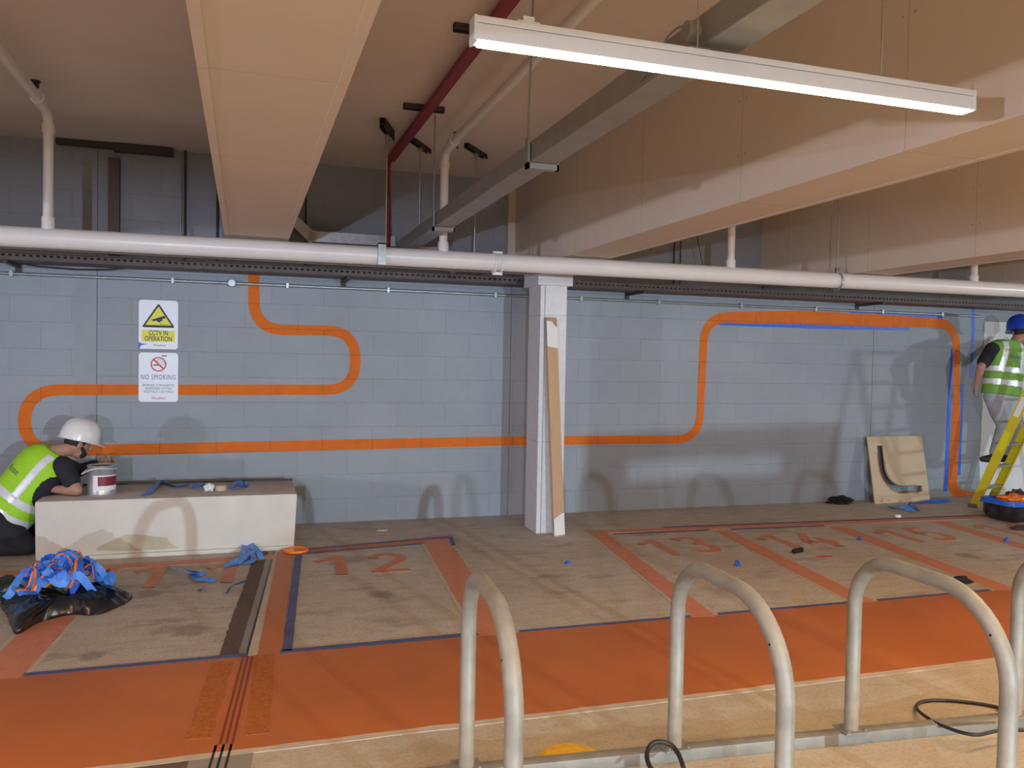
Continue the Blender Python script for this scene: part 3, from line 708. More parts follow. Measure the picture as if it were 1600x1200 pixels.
# vertical conduits above the tray
for i, (px, yy, rr, mm, lb) in enumerate(((289, 8.05, .010, 'dark', 'dark vertical conduit on the upper wall left of the left beam'), (283, 8.06, .006, 'zinc', 'pale thin wire beside the dark conduit left of the left beam'), (340, 8.05, .012, 'dark', 'dark vertical conduit touching the left beam'), (478, 8.06, .008, 'dark', 'thin vertical conduit just right of the left beam over the mitred trunking'), (1195, 8.06, .009, 'dark', 'thin vertical conduit right of the middle white riser past the big beam'), (1055, 8.06, .008, 'dark', 'thicker of two thin conduits under the big beam right of the column'), (1065, 8.06, .006, 'dark', 'thinner of two thin conduits under the big beam right of the column'))):
    a = onY(px, 330, yy); T_('vertical_conduit', [(a.x, yy, 2.46), (a.x, yy, SL)], rr, M[mm], lb, 'conduit', 'thin conduits on the upper wall')
a = onY(178, 300, 8.04)
bm = B(); box(bm, (a.x-.045, 8.03, 2.46), (a.x+.045, W, SL-.12), .003); o = link('wall_shadow_strip', bm, M['traym']); tag(o, 'flat brown vertical strip standing in for a shadow on the upper wall at the left', 'shadow strip')  # brown strip stands in for the shadow band on the upper wall
bm = B(); box(bm, (-1.1, 7.96, SL-.07), (-.62, 8.06, SL-.005), .004); box(bm, (-1.55, 7.98, SL-.05), (-1.1, 8.05, SL-.005), .004); o = link('beam_shoe', bm, M['dark']); tag(o, 'dark metal ledge where slab meets the wall at the left', 'bracket')
# thin wires right of the column
for a_, b_, lb in (((1100, 425), (1082, 375), 'thin slanting dark wire above the white pipe right of the column'), ((1018, 392), (1015, 420), 'thin upright dark wire above the white pipe right of the column')):
    T_('hanging_wire', [onY(*a_, 7.6), onY(*b_, 7.6)+V((0, 0, .25))], .004, M['black'], lb, 'wire', 'thin wires over the tray')

# luminaire
FY, FZ = 2.3, 2.535
t = thing('linear_luminaire', 'long white suspended luminaire with a glowing warm diffuser', 'ceiling light', (1.51, FY, FZ))
bm = B(); box(bm, (-.9, -.027, .014), (.9, .027, .034), .003); link('gear_tray', bm, M['fixt'], t)
bm = B()
prism(bm, [(-.025, .012), (.025, .012), (.028, -.034), (-.028, -.034)], lambda u, v: V((-.9, u, v)), V((1.8, 0, 0))); link('housing', bm, M['fixt'], t)
bm = B(); box(bm, (-.885, -.0225, -.040), (.885, .0225, -.0335), .002); link('diffuser', bm, M['led'], t)
for s in (-1, 1):
    bm = B(); prism(bm, [(-.028, .034), (.028, .034), (.029, -.038), (-.029, -.038)], lambda u, v: V((s*.9-.004, u, v)), V((.008, 0, 0))); link('end_cap', bm, M['fixt'], t)
for x in (-.74, -.18, .52):
    bm = B(); box(bm, (x-.035, -.018, .033), (x+.035, .018, .042), .002)
    if x < -.5: box(bm, (x-.015, -.012, .04), (x+.02, .012, .058), .002)
    link('suspension_clip', bm, M['fixt'] if x < -.5 else M['zinc'], t)
for x in (-.18, .52): T('suspension_rod', [(x, 0, .04), (x, 0, SL-FZ)], .0035, M['zinc'], t, 8)

# ================================================================== COLUMN, PLANK, TEMPLATE BOARD
bm = B(); box(bm, (2.585, 7.17, 0), (2.845, 7.50, 2.5), .006)
for z in (2.02, .85): box(bm, (2.584, 7.169, z), (2.846, 7.501, z+.003), mi=1)
box(bm, (2.545, 7.13, 2.295), (2.885, 7.54, 2.5), .004)
box(bm, (2.625, 7.163, 0), (2.629, 7.171, 2.29), mi=1)
col_ = link('boxed_column', bm, [M['colboard'], M['joint']]); col_.name = 'boxed_column'; tag(col_, 'white boarded square column standing in front of the grey wall', 'column')
# plank leaning on the column, tan along the middle and white at both ends
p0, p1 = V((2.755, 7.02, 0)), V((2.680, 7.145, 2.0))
t = thing('leaning_plank', 'tan board with white ends leaning on the column', 'plank', tuple(p0))
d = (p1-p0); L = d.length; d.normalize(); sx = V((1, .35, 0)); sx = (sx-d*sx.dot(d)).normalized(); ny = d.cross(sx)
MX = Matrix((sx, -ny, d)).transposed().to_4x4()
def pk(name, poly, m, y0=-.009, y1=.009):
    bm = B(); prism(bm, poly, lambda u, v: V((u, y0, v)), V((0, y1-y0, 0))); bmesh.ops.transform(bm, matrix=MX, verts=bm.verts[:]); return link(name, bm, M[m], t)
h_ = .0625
pk('board', [(-h_, 0), (h_, 0), (h_, L-.09), (.03, L-.07), (.0, L-.035), (-h_*.9, L-.03), (-h_, L-.03)], 'tanboard')
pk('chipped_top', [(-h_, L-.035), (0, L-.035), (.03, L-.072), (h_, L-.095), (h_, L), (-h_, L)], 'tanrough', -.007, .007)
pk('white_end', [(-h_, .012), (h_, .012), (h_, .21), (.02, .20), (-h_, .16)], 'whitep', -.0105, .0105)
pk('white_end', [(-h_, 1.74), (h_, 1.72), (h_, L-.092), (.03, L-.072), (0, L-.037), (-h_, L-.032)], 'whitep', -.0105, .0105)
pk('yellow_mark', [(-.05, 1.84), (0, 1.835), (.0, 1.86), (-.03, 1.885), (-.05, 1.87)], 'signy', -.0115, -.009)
# template board with a curved slot
t = thing('template_board', 'tan plywood template with an L shaped curved slot leaning on the wall', 'template board', (7.045, 7.86, 0))
bw, bh = .84, .79
th_ = math.atan2(.16, bh)
MB_ = Matrix.Rotation(.035, 4, 'Z') @ Matrix.Rotation(-th_, 4, 'X')
def arcp(cx, cy, r, a0, a1, n=14): return [(cx+r*math.cos(a0+(a1-a0)*k/n), cy+r*math.sin(a0+(a1-a0)*k/n)) for k in range(n+1)]
outer = [(.125, .68)] + arcp(.125+.32, .115+.32, .32, PI, 1.5*PI) + [(.745, .115)]
inner = [(.745, .19)] + arcp(.215+.235, .19+.235, .235, 1.5*PI, PI) + [(.215, .68)]
slot = outer+inner
bm = B()
def slab_with_slot(bm, y0, y1):
    out = [(0, 0), (bw, 0), (bw, bh), (0, bh)]
    for y, flip in ((y0, False), (y1, True)):
        vo = [bm.verts.new((u, y, v)) for u, v in out]; vi = [bm.verts.new((u, y, v)) for u, v in slot]
        es = [bm.edges.new((a[i], a[(i+1) % len(a)])) for a in (vo, vi) for i in range(len(a))]
        g = bmesh.ops.triangle_fill(bm, edges=es, use_beauty=True)
        if y == y0: A = (vo, vi)
        else:
            for p, q in zip(A, (vo, vi)):
                for i in range(len(p)): bm.faces.new((p[i], p[(i+1) % len(p)], q[(i+1) % len(p)], q[i]))
slab_with_slot(bm, 0, .015)
# remove any fill inside the slot
def insl(x, z):
    c = False; n = len(slot); j = n-1
    for i in range(n):
        xi, zi = slot[i]; xj, zj = slot[j]
        if (zi > z) != (zj > z) and x < (xj-xi)*(z-zi)/(zj-zi)+xi: c = not c
        j = i
    return c
bad = [f for f in bm.faces if abs(f.normal.y if f.normal.length else f.calc_center_median().y) >= 0 and len(f.verts) == 3 and insl(f.calc_center_median().x, f.calc_center_median().z)]
bmesh.ops.delete(bm, geom=bad, context='FACES'); bmesh.ops.recalc_face_normals(bm, faces=bm.faces)
bmesh.ops.transform(bm, matrix=MB_, verts=bm.verts[:]); link('board', bm, M['ply'], t)
bm = B()
def smear(path, wd, sd):
    n = len(path)
    top = []; bot = []
    for i, (u, v) in enumerate(path):
        du = path[min(i+1, n-1)][0]-path[max(i-1, 0)][0]; dv = path[min(i+1, n-1)][1]-path[max(i-1, 0)][1]; l = math.hypot(du, dv)
        k = wd*(.65+.6*noise.noise(V((i*.8, sd, 0)))); top.append((u, v)); bot.append((u+dv/l*k, v-du/l*k))
    vs = [bm.verts.new((u, -.0012, v)) for u, v in top]; vb = [bm.verts.new((u, -.0012, v)) for u, v in bot]
    for i in range(n-1): bm.faces.new((vs[i], vs[i+1], vb[i+1], vb[i]))
o_path = [(.125, .60)] + arcp(.125+.32, .115+.32, .32, PI, 1.5*PI, 20) + [(.55, .115), (.68, .115)]
i_path = [(.66, .19), (.55, .19)] + arcp(.215+.235, .19+.235, .235, 1.5*PI, PI, 20) + [(.215, .5)]
smear(o_path, .022, 1); smear(i_path, .016, 4)
for (u, v, r) in ((.09, .03, .008), (.11, .05, .006), (.10, .02, .007), (.2, .035, .008), (.24, .03, .005)): 
    bm.faces.new([bm.verts.new((u+r*math.cos(a), -.0012, v+r*1.5*math.sin(a))) for a in [2*PI*k/10 for k in range(10)]])
bmesh.ops.transform(bm, matrix=MB_, verts=bm.verts[:]); o = link('paint_smear', bm, M['fpaint'], t); o['label'] = 'orange paint smeared along the slot edges'

# ================================================================== SIGNS
def sign(name, px0, px1, label, build):
    a = onY(*px0, W); b = onY(*px1, W); w_, h = b.x-a.x, a.z-b.z
    t = thing(name, label, 'sign', ((a.x+b.x)/2, W-.004, (a.z+b.z)/2))
    bm = B(); box(bm, (-w_/2, -.003, -h/2), (w_/2, .003, h/2)); g = [e for e in bm.edges if abs(e.verts[0].co.y-e.verts[1].co.y) > .004]
    bmesh.ops.bevel(bm, geom=g, offset=.012 if name != 'x' else 0, segments=4, affect='EDGES'); link('sign_panel', bm, M['signw'], t); build(t, w_, h)
Y0 = -.0036
def flat(name, polys, m, t, y=Y0):
    bm = B()
    for p in polys:
        f = bm.faces.new([bm.verts.new((u, y, v)) for u, v in p])
        if f.normal.y > 0: f.normal_flip()
    bm.normal_update()
    return link(name, bm, m if not isinstance(m, str) else M[m], t)
def rtri(cx, cz, w_, h, r):
    P = [(cx-w_/2, cz-h/2), (cx+w_/2, cz-h/2), (cx, cz+h/2)]; out = []
    for i in range(3):
        p = V(P[i]); a = V(P[i-1]); b = V(P[(i+1) % 3]); p0 = p+(a-p).normalized()*r; p2 = p+(b-p).normalized()*r
        for k in range(5): q = k/4; out.append(tuple((1-q)**2*p0+2*q*(1-q)*p+q*q*p2))
    return out
def txt(name, s, size, x, z, m, t, sx=1, space=1, off=0, y=Y0-.0006):
    bm = B(); text_bm(bm, s, size, (x, y, z), V((1, 0, 0)), V((0, 0, 1)), 0, sx=sx, space=space, offset=off); return link(name, bm, M[m], t)
def cctv(t, w_, h):
    cz = h*.19; flat('triangle_border', [rtri(0, cz, w_*.85, h*.50, .022)], 'signk', t)
    flat('triangle_field', [rtri(0, cz-.004, w_*.66, h*.385, .008)], 'signy', t, Y0-.0006)
    c = lambda pts: [(x*w_, cz+z*w_) for x, z in pts]
    flat('camera_pictogram', [c([(-.19, -.13), (.16, -.005), (.18, -.075), (.02, -.125), (-.12, -.165)]), c([(-.06, -.14), (.1, -.10), (.09, -.16), (.04, -.165), (.04, -.19), (-.0, -.19), (-.03, -.165)]), c([(.035, -.18), (.045, -.18), (.045, -.245), (.035, -.245)]), c([(.035, -.24), (.27, -.25), (.27, -.258), (.035, -.25)])], 'signk', t, Y0-.0012)
    flat('yellow_band', [[(-w_*.42, -h*.35), (w_*.42, -h*.35), (w_*.42, -h*.12), (-w_*.42, -h*.12)]], 'signy', t)
    txt('sign_text', 'CCTV IN', .062, 0, -h*.175, 'signk', t, .66, 1.02, .0008); txt('sign_text', 'OPERATION', .062, 0, -h*.295, 'signk', t, .66, 1.02, .0008)
    txt('logo_text', 'Westfield', .030, .01, -h*.425, 'signt', t, .9)
sign('cctv_sign', (217, 468), (278, 546), 'white sign with yellow camera warning triangle reading CCTV in operation', cctv)
def smoke(t, w_, h):
    R = .066; cz = h*.265; bm = B()
    for k in range(40):
        a, b = 2*PI*k/40, 2*PI*(k+1)/40
        bm.faces.new([bm.verts.new((r*math.cos(q), Y0, cz+r*math.sin(q))) for r, q in ((R, a), (R, b), (R-.011, b), (R-.011, a))])
    s = math.sin(PI/4)
    bm.faces.new([bm.verts.new((x, Y0-.001, cz+z)) for x, z in ((-R*s-.001, R*s-.008), (-R*s+.008, R*s+.001), (R*s+.001, -R*s+.008), (R*s-.008, -R*s-.001))]); link('prohibition_ring', bm, M['signr'], t)
    flat('cigarette_pictogram', [[(-.045, cz-.012), (.02, cz-.012), (.02, cz-.002), (-.045, cz-.002)]], 'signk', t)
    bm = B(); tube(bm, fillet([(.03, Y0, cz-.006), (.045, Y0, cz-.0), (.05, Y0, cz+.02), (.03, Y0, cz+.022), (.03, Y0, cz+.038), (0, Y0, cz+.045), (-.02, Y0, cz+.03), (.0, Y0, cz+.018), (.02, Y0, cz+.014)], .008, 3), .0016, 5); link('smoke_pictogram', bm, M['signk'], t)
    txt('sign_text', 'NO SMOKING', .064, 0, -.0, 'signt', t, .66, 1.14, 0)
    for i, s_ in enumerate(('SMOKING IS PROHIBITED', 'ANYWHERE WITHIN', 'WESTFIELD CAR PARKS')): txt('sign_text', s_, .031, 0, -.073-.029*i, 'signt', t, .70, 1.12)
    txt('logo_text', 'Westfield', .034, 0, -h*.425, 'signr', t, .9)
sign('no_smoking_sign', (217, 550.5), (278, 628), 'white no smoking sign with red ring under the camera sign', smoke)
bm = B(); a = onY(217, 540, W)
prism(bm, [(a.x-.002, a.z-.03), (a.x-.002, a.z+.035), (a.x+.02, a.z+.02), (a.x+.075, a.z+.014), (a.x+.02, a.z+.004)], lambda u, v: V((u, W-.0088, v)), V((0, .0012, 0))); o = link('tape_scrap', bm, M['bluetape']); tag(o, 'small blue tape scrap on the lower left corner of the camera sign', 'tape scrap')
bm = B(); a = onY(253, 556, W)
prism(bm, [(a.x, a.z-.008), (a.x, a.z+.004), (a.x+.045, a.z+.006), (a.x+.04, a.z-.004)], lambda u, v: V((u, W-.0088, v)), V((0, .0012, 0))); o = link('tape_scrap', bm, M['bluetape']); tag(o, 'tiny blue tape scrap on the red ring of the no smoking sign', 'tape scrap')

# ================================================================== CONCRETE BLOCK
BX0, BX1, BY0, BY1, BZ = -1.50, .43, 7.03, 7.80, .465
t = thing('concrete_block', 'long cream painted concrete barrier block standing against the wall', 'concrete block', ((BX0+BX1)/2, (BY0+BY1)/2, 0))
cx_, cy_ = (BX0+BX1)/2, (BY0+BY1)/2
bm = B(); box(bm, (BX0-cx_, BY0-cy_, .0), (BX1-cx_, BY1-cy_, BZ), .022)
for v in bm.verts:
    if v.co.z < .1:
        v.co.y += .02 if v.co.y < 0 else -.1
        v.co.x += -.02 if v.co.x > 0 else .0
for f in bm.faces:
    if f.calc_center_median().z > BZ-.012 and f.normal.z > .8: f.material_index = 1
link('block_body', bm, [M['blockc'], M['blocktop']], t, True)
bm = B(); box(bm, (BX0+.18-cx_, BY0-.012-cy_, 0), (BX1-.06-cx_, BY0+.1-cy_, .035), .008); link('block_plinth', bm, M['blockc'], t, True)
bm = B(); pts = [(-.62, .07), (-.60, .10), (-.55, .12), (-.47, .155), (-.42, .18), (-.34, .183), (-.28, .17), (-.2, .155), (-.12, .145), (-.09, .09), (-.02, .055), (-.2, .05), (-.45, .055)]
q = [bm.verts.new((u+.08, BY0-cy_-.0035+(BZ-v)/BZ*.02, v)) for u, v in pts]; bm.faces.new(q); bm.normal_update(); link('block_stain', bm, M['stain'], t)
bm = B(); tube(bm, [onY(x, y, BY1+.02) for x, y in ((170, 760), (300, 754), (466, 747))], .012, 6)
for v in bm.verts: v.co.z = BZ+.004 + (v.co.z-BZ)*.0 + random.uniform(0, .006)
bm.free()
bm = B(); box(bm, (BX0+.2, BY1-.01, BZ-.03), (BX1, BY1+.03, BZ+.012), .004); o = link('gap_shade_strip', bm, M['black']); tag(o, 'black strip standing in for the dark gap between the cream block top and the wall', 'strip')  # black strip put in for the shade in the gap behind the block

# paint tin
t = thing('paint_tin', 'silver paint tin with dark red label standing on the cream block', 'paint tin', (-1.075, 7.28, BZ))
bm = B(); lathe(bm, [(0, .002), (.100, .002), (.106, 0), (.108, .008), (.104, .014), (.104, .222), (.109, .228), (.109, .238), (.104, .240), (.098, .232), (.096, .224), (.0, .224)], 40); link('tin_body', bm, M['tin'], t, True)
def arcband(bm, r, a0, a1, z0, z1, n=16):
    prev = None
    for k in range(n+1):
        a = a0+(a1-a0)*k/n; row = [bm.verts.new((r*math.cos(a), r*math.sin(a), z)) for z in (z0, z1)]
        if prev: bm.faces.new((prev[0], row[0], row[1], prev[1]))
        prev = row
bm = B(); arcband(bm, .1055, -2.05, -.1, .045, .165); link('label_white', bm, M['labelw'], t, True)
bm = B(); arcband(bm, .1065, -1.70, -.1, .082, .155); link('label_red', bm, M['labelr'], t, True)
bm = B(); tube(bm, fillet([(-.106, -.02, .205), (-.150, -.09, .165), (-.05, -.125, .225), (.08, -.08, .215), (.107, 0, .205)], .05, 5), .004, 8); link('handle', bm, M['white'], t, True)
bm = B(); lathe(bm, [(0, 0), (.094, 0), (.094, .004), (0, .004)], 30, (0, 0, .2245)); link('dark_rim_paint', bm, M['blackcloth'], t)
# tape things on block
bm = B(); lathe(bm, [(.030, 0), (.046, 0), (.046, .042), (.030, .042), (.030, 0)], 28, (0, 0, 0)); o = link('masking_tape_roll', bm, M['cardroll'], None, True)
c = onZ(345, 766, BZ); o.location = (c.x, c.y, BZ); tag(o, 'tan roll of masking tape standing on the cream block', 'tape roll')
c = onZ(327, 767, BZ); bm = crumple((c.x, c.y, BZ), (.042, .035, .035), 3, 3, .5, .8, 2.5); o = link('crumpled_paper', bm, M['paper']); tag(o, 'white crumpled paper on the block beside the tape roll', 'crumpled paper')
def scrap(name, px, z, spans, label, wd=.04, m='bluelt', seed=1, lift=.03, tw=1.5, group=None):
    random.seed(seed); bm = B()
    for pts in spans:
        P = [];n = len(pts)
        for i, (x, y) in enumerate(pts):
            q = onZ(x, y, z); P.append(V((q.x, q.y, z+.004+(lift*random.uniform(.2, 1) if 0 < i < n-1 else 0))))
        # catmull densify
        D = []
        for i in range(len(P)-1):
            a, b, c_, d_ = P[max(i-1, 0)], P[i], P[i+1], P[min(i+2, len(P)-1)]
            for k in range(5):
                u = k/5; D.append(.5*((2*b)+(c_-a)*u+(2*a-5*b+4*c_-d_)*u*u+(3*b-a-3*c_+d_)*u**3))
        D.append(P[-1]); ribbon(bm, D, wd*random.uniform(.6, 1.1), 0, tw*random.uniform(-1, 1))
    mz = min(v.co.z for v in bm.verts)
    for v in bm.verts: v.co.z = max(v.co.z, z+.0015)
    o = link(name, bm, M[m], None, True); tag(o, label, 'tape scrap', group); return o
scrap('tape_scrap', None, BZ, [[(223, 776), (240, 768), (250, 757), (262, 757), (275, 762), (295, 759)]], 'twisted blue tape scrap on the block top left of the paper', .05, seed=2)
scrap('tape_scrap', None, BZ, [[(300, 763), (310, 758), (322, 760)], [(303, 764), (315, 764), (322, 762)]], 'small blue tape scrap on the block just left of the white paper', .04, seed=5)
scrap('tape_scrap', None, BZ, [[(360, 764), (372, 757), (380, 762), (388, 754)], [(362, 765), (375, 764), (386, 760)]], 'blue tape scrap on the block right of the tape roll', .045, seed=6)

# ================================================================== PEOPLE
def add_face(bm, c, fwd, up, s=1.0):
    fwd = V(fwd).normalized(); up = (V(up)-fwd*V(up).dot(fwd)).normalized(); rt = fwd.cross(up)
    mt = Matrix((rt, fwd, up)).transposed()
    ell(bm, c, (.074*s, .092*s, .105*s), mt)
    ell(bm, V(c)+fwd*.03*s-up*.075*s, (.052*s, .055*s, .05*s), mt)     # jaw
    cap(bm, V(c)+fwd*.085*s+up*.01*s, V(c)+fwd*.108*s-up*.028*s, .010*s, .014*s, 10)   # nose
    cap(bm, V(c)+fwd*.078*s-up*.055*s+rt*.02*s, V(c)+fwd*.078*s-up*.055*s-rt*.02*s, .012*s, .012*s, 10)  # lips
    for q in (-1, 1):
        ell(bm, V(c)+rt*q*.075*s-fwd*.005*s-up*.01*s, (.010*s, .018*s, .030*s), mt)  # ears
        ell(bm, V(c)+rt*q*.03*s+fwd*.078*s+up*.018*s, (.020*s, .012*s, .010*s), mt)  # brow
    return mt
def helmet(c, fwd, up, m, parent, s=1.0):
    fwd = V(fwd).normalized(); up = (V(up)-fwd*V(up).dot(fwd)).normalized(); rt = fwd.cross(up)
    bm = B(); n = 32; prev = None; rings = []
    prof = [(1.0, -.01), (1.0, .0), (.985, .03), (.95, .065), (.86, .10), (.70, .128), (.48, .147), (.22, .156), (.0, .158)]
    for r_, z in prof:
        ring = []
        for k in range(n):
            a = 2*PI*k/n; ridge = .006*math.exp(-(math.cos(a)*r_/.2)**2) if r_ < .95 else 0
            ring.append(bm.verts.new(V((math.cos(a)*.118*r_, math.sin(a)*.145*r_, z+ridge))))
        rings.append(ring)
    for a, b in zip(rings, rings[1:]):
        for k in range(n): bm.faces.new((a[k], a[(k+1) % n], b[(k+1) % n], b[k]))
    # rim, peak to the front, small nape at the back
    outer_ = []
    for k in range(n):
        a = 2*PI*k/n; fr = max(0, math.sin(a)); e = .012+.048*fr**2.5
        outer_.append(bm.verts.new(V((math.cos(a)*(.118+.010), math.sin(a)*(.145+e), -.012-.012*fr**2))))
    low = [bm.verts.new(v.co+V((0, 0, -.004))) for v in outer_]; inn = [bm.verts.new(rings[0][k].co*.96+V((0, 0, -.004))) for k in range(n)]
    top_in = bm.verts.new((0, 0, .13))
    for k in range(n):
        j = (k+1) % n
        bm.faces.new((outer_[k], outer_[j], rings[0][j], rings[0][k])); bm.faces.new((low[k], low[j], outer_[j], outer_[k])); bm.faces.new((inn[k], inn[j], low[j], low[k])); bm.faces.new((top_in, inn[j], inn[k]))
    bmesh.ops.recalc_face_normals(bm, faces=bm.faces)
    mt = Matrix((rt, fwd, up)).transposed().to_4x4(); mt = Matrix.Translation(V(c)) @ mt @ Matrix.Scale(s, 4)
    bmesh.ops.transform(bm, matrix=mt, verts=bm.verts[:]); return link('hard_hat', bm, m, parent, True)

# --- worker kneeling at the block: back towards us, leaning to his right over the block
t = thing('person', 'kneeling worker in lime vest and white helmet leaning on the cream block', 'person', (-1.78, 7.4, 0))
O = V((-1.78, 7.4, 0)); tr = lambda p: V(p)-O
hipc = V((-1.80, 7.42, .30)); neck = V((-1.44, 7.42, .80)); head = V((-1.272, 7.42, .868))
shR = V((-1.36, 7.30, .70)); shL = V((-1.56, 7.56, .76))
elR = V((-1.245, 7.22, .515)); wrR = V((-1.42, 7.30, .515))
elL = V((-1.32, 7.76, .60)); wrL = V((-1.175, 7.84, .655))
kR = V((-1.60, 7.30, .075)); kL = V((-1.66, 7.72, .075)); anR = V((-2.02, 7.34, .07)); anL = V((-2.05, 7.62, .07))
hR = V((-1.82, 7.30, .27)); hL = V((-1.84, 7.55, .27))
hf, hu = V((.80, .42, -.30)), V((.22, .1, 1))
bm = B()
add_face(bm, tr(head), hf, hu)
chain(bm, [tr(neck), tr(head-V(hf).normalized()*.03-V((0, 0, .05)))], [.058, .052])
spine = [hipc, hipc.lerp(neck, .4), hipc.lerp(neck, .78), neck]
chain(bm, [tr(p) for p in spine], [.12, .115, .11, .06])
chain(bm, [tr(shR), tr(shL)], [.065, .065])
chain(bm, [tr(shR), tr(shR.lerp(elR, .5)), tr(elR), tr(elR.lerp(wrR, .4)), tr(wrR)], [.058, .05, .043, .042, .028])
chain(bm, [tr(shL), tr(shL.lerp(elL, .5)), tr(elL), tr(elL.lerp(wrL, .4)), tr(wrL)], [.058, .05, .042, .04, .027])
hand(bm, tr(wrR), (-.9, .35, 0), (0, .5, .2), (0, 0, -1), .35)
hand(bm, tr(wrL), (.9, .25, .12), (0, -.3, 1), (.1, -1, 0), .75)
for h_1, k_1, a_1 in ((hR, kR, anR), (hL, kL, anL)):
    chain(bm, [tr(h_1), tr(h_1.lerp(k_1, .5)), tr(k_1), tr(k_1.lerp(a_1, .35)), tr(a_1)], [.09, .08, .058, .055, .04])
body = fuse('body', bm, M['skin'], t, .0065, 3)
# hair and beard
up_ = V(hu); fw_ = hf.normalized(); up_ = (up_-fw_*up_.dot(fw_)).normalized(); rt_ = fw_.cross(up_); mt = Matrix((rt_, fw_, up_)).transposed()
bm = B(); ell(bm, tr(head)+up_*.012-fw_*.012, (.080, .094, .104), mt)
fuse('hair', bm, M['hair'], t, .008, 2, cut=[(tr(head)-up_*.03, -up_), (tr(head)+fw_*.045, fw_)])
bm = B(); ell(bm, tr(head)+fw_*.040-up_*.082, (.052, .052, .038), mt); chain(bm, [tr(head)+rt_*.066-up_*.03+fw_*.02, tr(head)+fw_*.07-up_*.075+rt_*.025], [.014, .02]); fuse('beard', bm, M['hair'], t, .007, 2)
helmet(tr(head)+up_*.035, hf+V((0, 0, .06)), hu, M['helmw'], t, 1.05)
# black tee
bm = B(); chain(bm, [tr(p) for p in spine[:3]]+[tr(spine[2].lerp(neck, .7))], [.13, .127, .12, .06]); chain(bm, [tr(shR), tr(shL)], [.066, .066])
chain(bm, [tr(shR), tr(shR.lerp(elR, .62))], [.078, .068]); chain(bm, [tr(shL), tr(elL), tr(elL.lerp(wrL, .75))], [.076, .056, .042]); fuse('t_shirt', bm, M['tee'], t, .009, 4)
bm = B()
for h_1, k_1, a_1 in ((hR, kR, anR), (hL, kL, anL)): chain(bm, [tr(h_1), tr(h_1.lerp(k_1, .5)), tr(k_1), tr(k_1.lerp(a_1, .35)), tr(a_1)], [.115, .10, .074, .072, .06])
chain(bm, [tr(hR), tr(hL)], [.12, .12]); fuse('trousers', bm, M['trou'], t, .011, 3)
for a_1 in (anR, anL):
    bm = B(); chain(bm, [tr(a_1)+V((-.02, 0, 0)), tr(a_1)+V((-.09, 0, -.01)), tr(a_1)+V((-.13, 0, -.015))], [.05, .045, .036]); fuse('boot', bm, M['boot'], t, .008, 2)
# vest: flattened trunk, broad across the shoulders
ax = (neck-hipc).normalized(); sh = (shR-shL).normalized(); sh = (sh-ax*sh.dot(ax)).normalized(); bk = ax.cross(sh)   # width axis and depth axis
if bk.y > 0: bk = -bk
sec = [(-.16, .205, .17, 0), (-.05, .205, .17, 0), (.12, .205, .17, 0), (.30, .21, .168, 0), (.42, .215, .165, 0), (.52, .20, .155, 0), (.58, .16, .13, 0), (.62, .10, .10, 0)]
def loft(bm, base, secs, wx, dx, ax, n=48, caps=True):
    rings = []
    for d_, a_, b_, o_ in secs:
        rings.append([bm.verts.new(base+ax*d_+dx*o_+wx*a_*math.copysign(abs(math.cos(q))**.85, math.cos(q))+dx*b_*math.copysign(abs(math.sin(q))**.85, math.sin(q))) for q in [2*PI*k/n for k in range(n)]])
    for a, b in zip(rings, rings[1:]):
        for k in range(n): bm.faces.new((a[k], a[(k+1) % n], b[(k+1) % n], b[k]))
    bm.faces.new(rings[0][::-1]); bm.faces.new(rings[-1]); bmesh.ops.recalc_face_normals(bm, faces=bm.faces)
wx = V((.62, -.36, -.22)); wx = (wx-ax*wx.dot(ax)).normalized(); dx = ax.cross(wx).normalized()
if dx.y > 0: dx = -dx
bm = B(); loft(bm, tr(hipc)+V((.01, 0, 0)), sec, wx, dx, ax)
vest = fuse('high_vis_vest', bm, M['vest'], t, .009, 3)
VB = tr(hipc)
def vco(c): q = c-VB; return q.dot(ax), q.dot(wx), q.dot(dx)
def armhole(c):   # arm openings at both sides
    a, b, d_ = vco(c); return False
shell_part('reflective_strip', vest, lambda c, n: .155 < vco(c)[0] < .215, M['reflect'], t)
shell_part('reflective_strip', vest, lambda c, n: .02 < vco(c)[0] < .08, M['reflect'], t)
shell_part('reflective_strip', vest, lambda c, n: .20 < vco(c)[0] < .60 and .055 < vco(c)[1]-(.0) < .112 and vco(c)[2] > 0, M['reflect'], t)
# dark arm opening showing the shirt on the near side
shell_part('arm_opening', vest, lambda c, n: ((vco(c)[0]-.36)/.15)**2 + ((vco(c)[1]-.225)/.06)**2 < 1, M['tee'], t, .006)
bm = B(); text_bm(bm, 'fuse', .075, (0, 0, 0), wx, ax, 0, sx=1)
bvh = BVHTree.FromPolygons([v.co.copy() for v in vest.data.vertices], [tuple(p.vertices) for p in vest.data.polygons])
bmesh.ops.subdivide_edges(bm, edges=bm.edges[:], cuts=1)
for v in bm.verts:
    p = VB+ax*.36+wx*(-.075)+v.co+dx*.6; h = bvh.ray_cast(p, -dx)
    if h[0]: v.co = h[0]+dx*.003
    else: v.co = p-dx*.6
link('vest_print', bm, M['signt'], t)
# brush in the far hand
bm = B(); tube(bm, [wrL+V((.06, -.02, .06)), wrL+V((.10, .03, .0))], [.006, .009], 8); box(bm, (-.02, -.006, -.04), (.02, .006, 0), mtx=Matrix.Translation(wrL+V((.105, .035, 0)))); box(bm, (-.02, -.006, -.08), (.02, .006, -.04), mi=1, mtx=Matrix.Translation(wrL+V((.105, .035, 0)))); o = link('paint_brush', bm, [M['tanboard'], M['orange']]); tag(o, 'small paint brush held by the kneeling worker near the wall', 'paint brush')

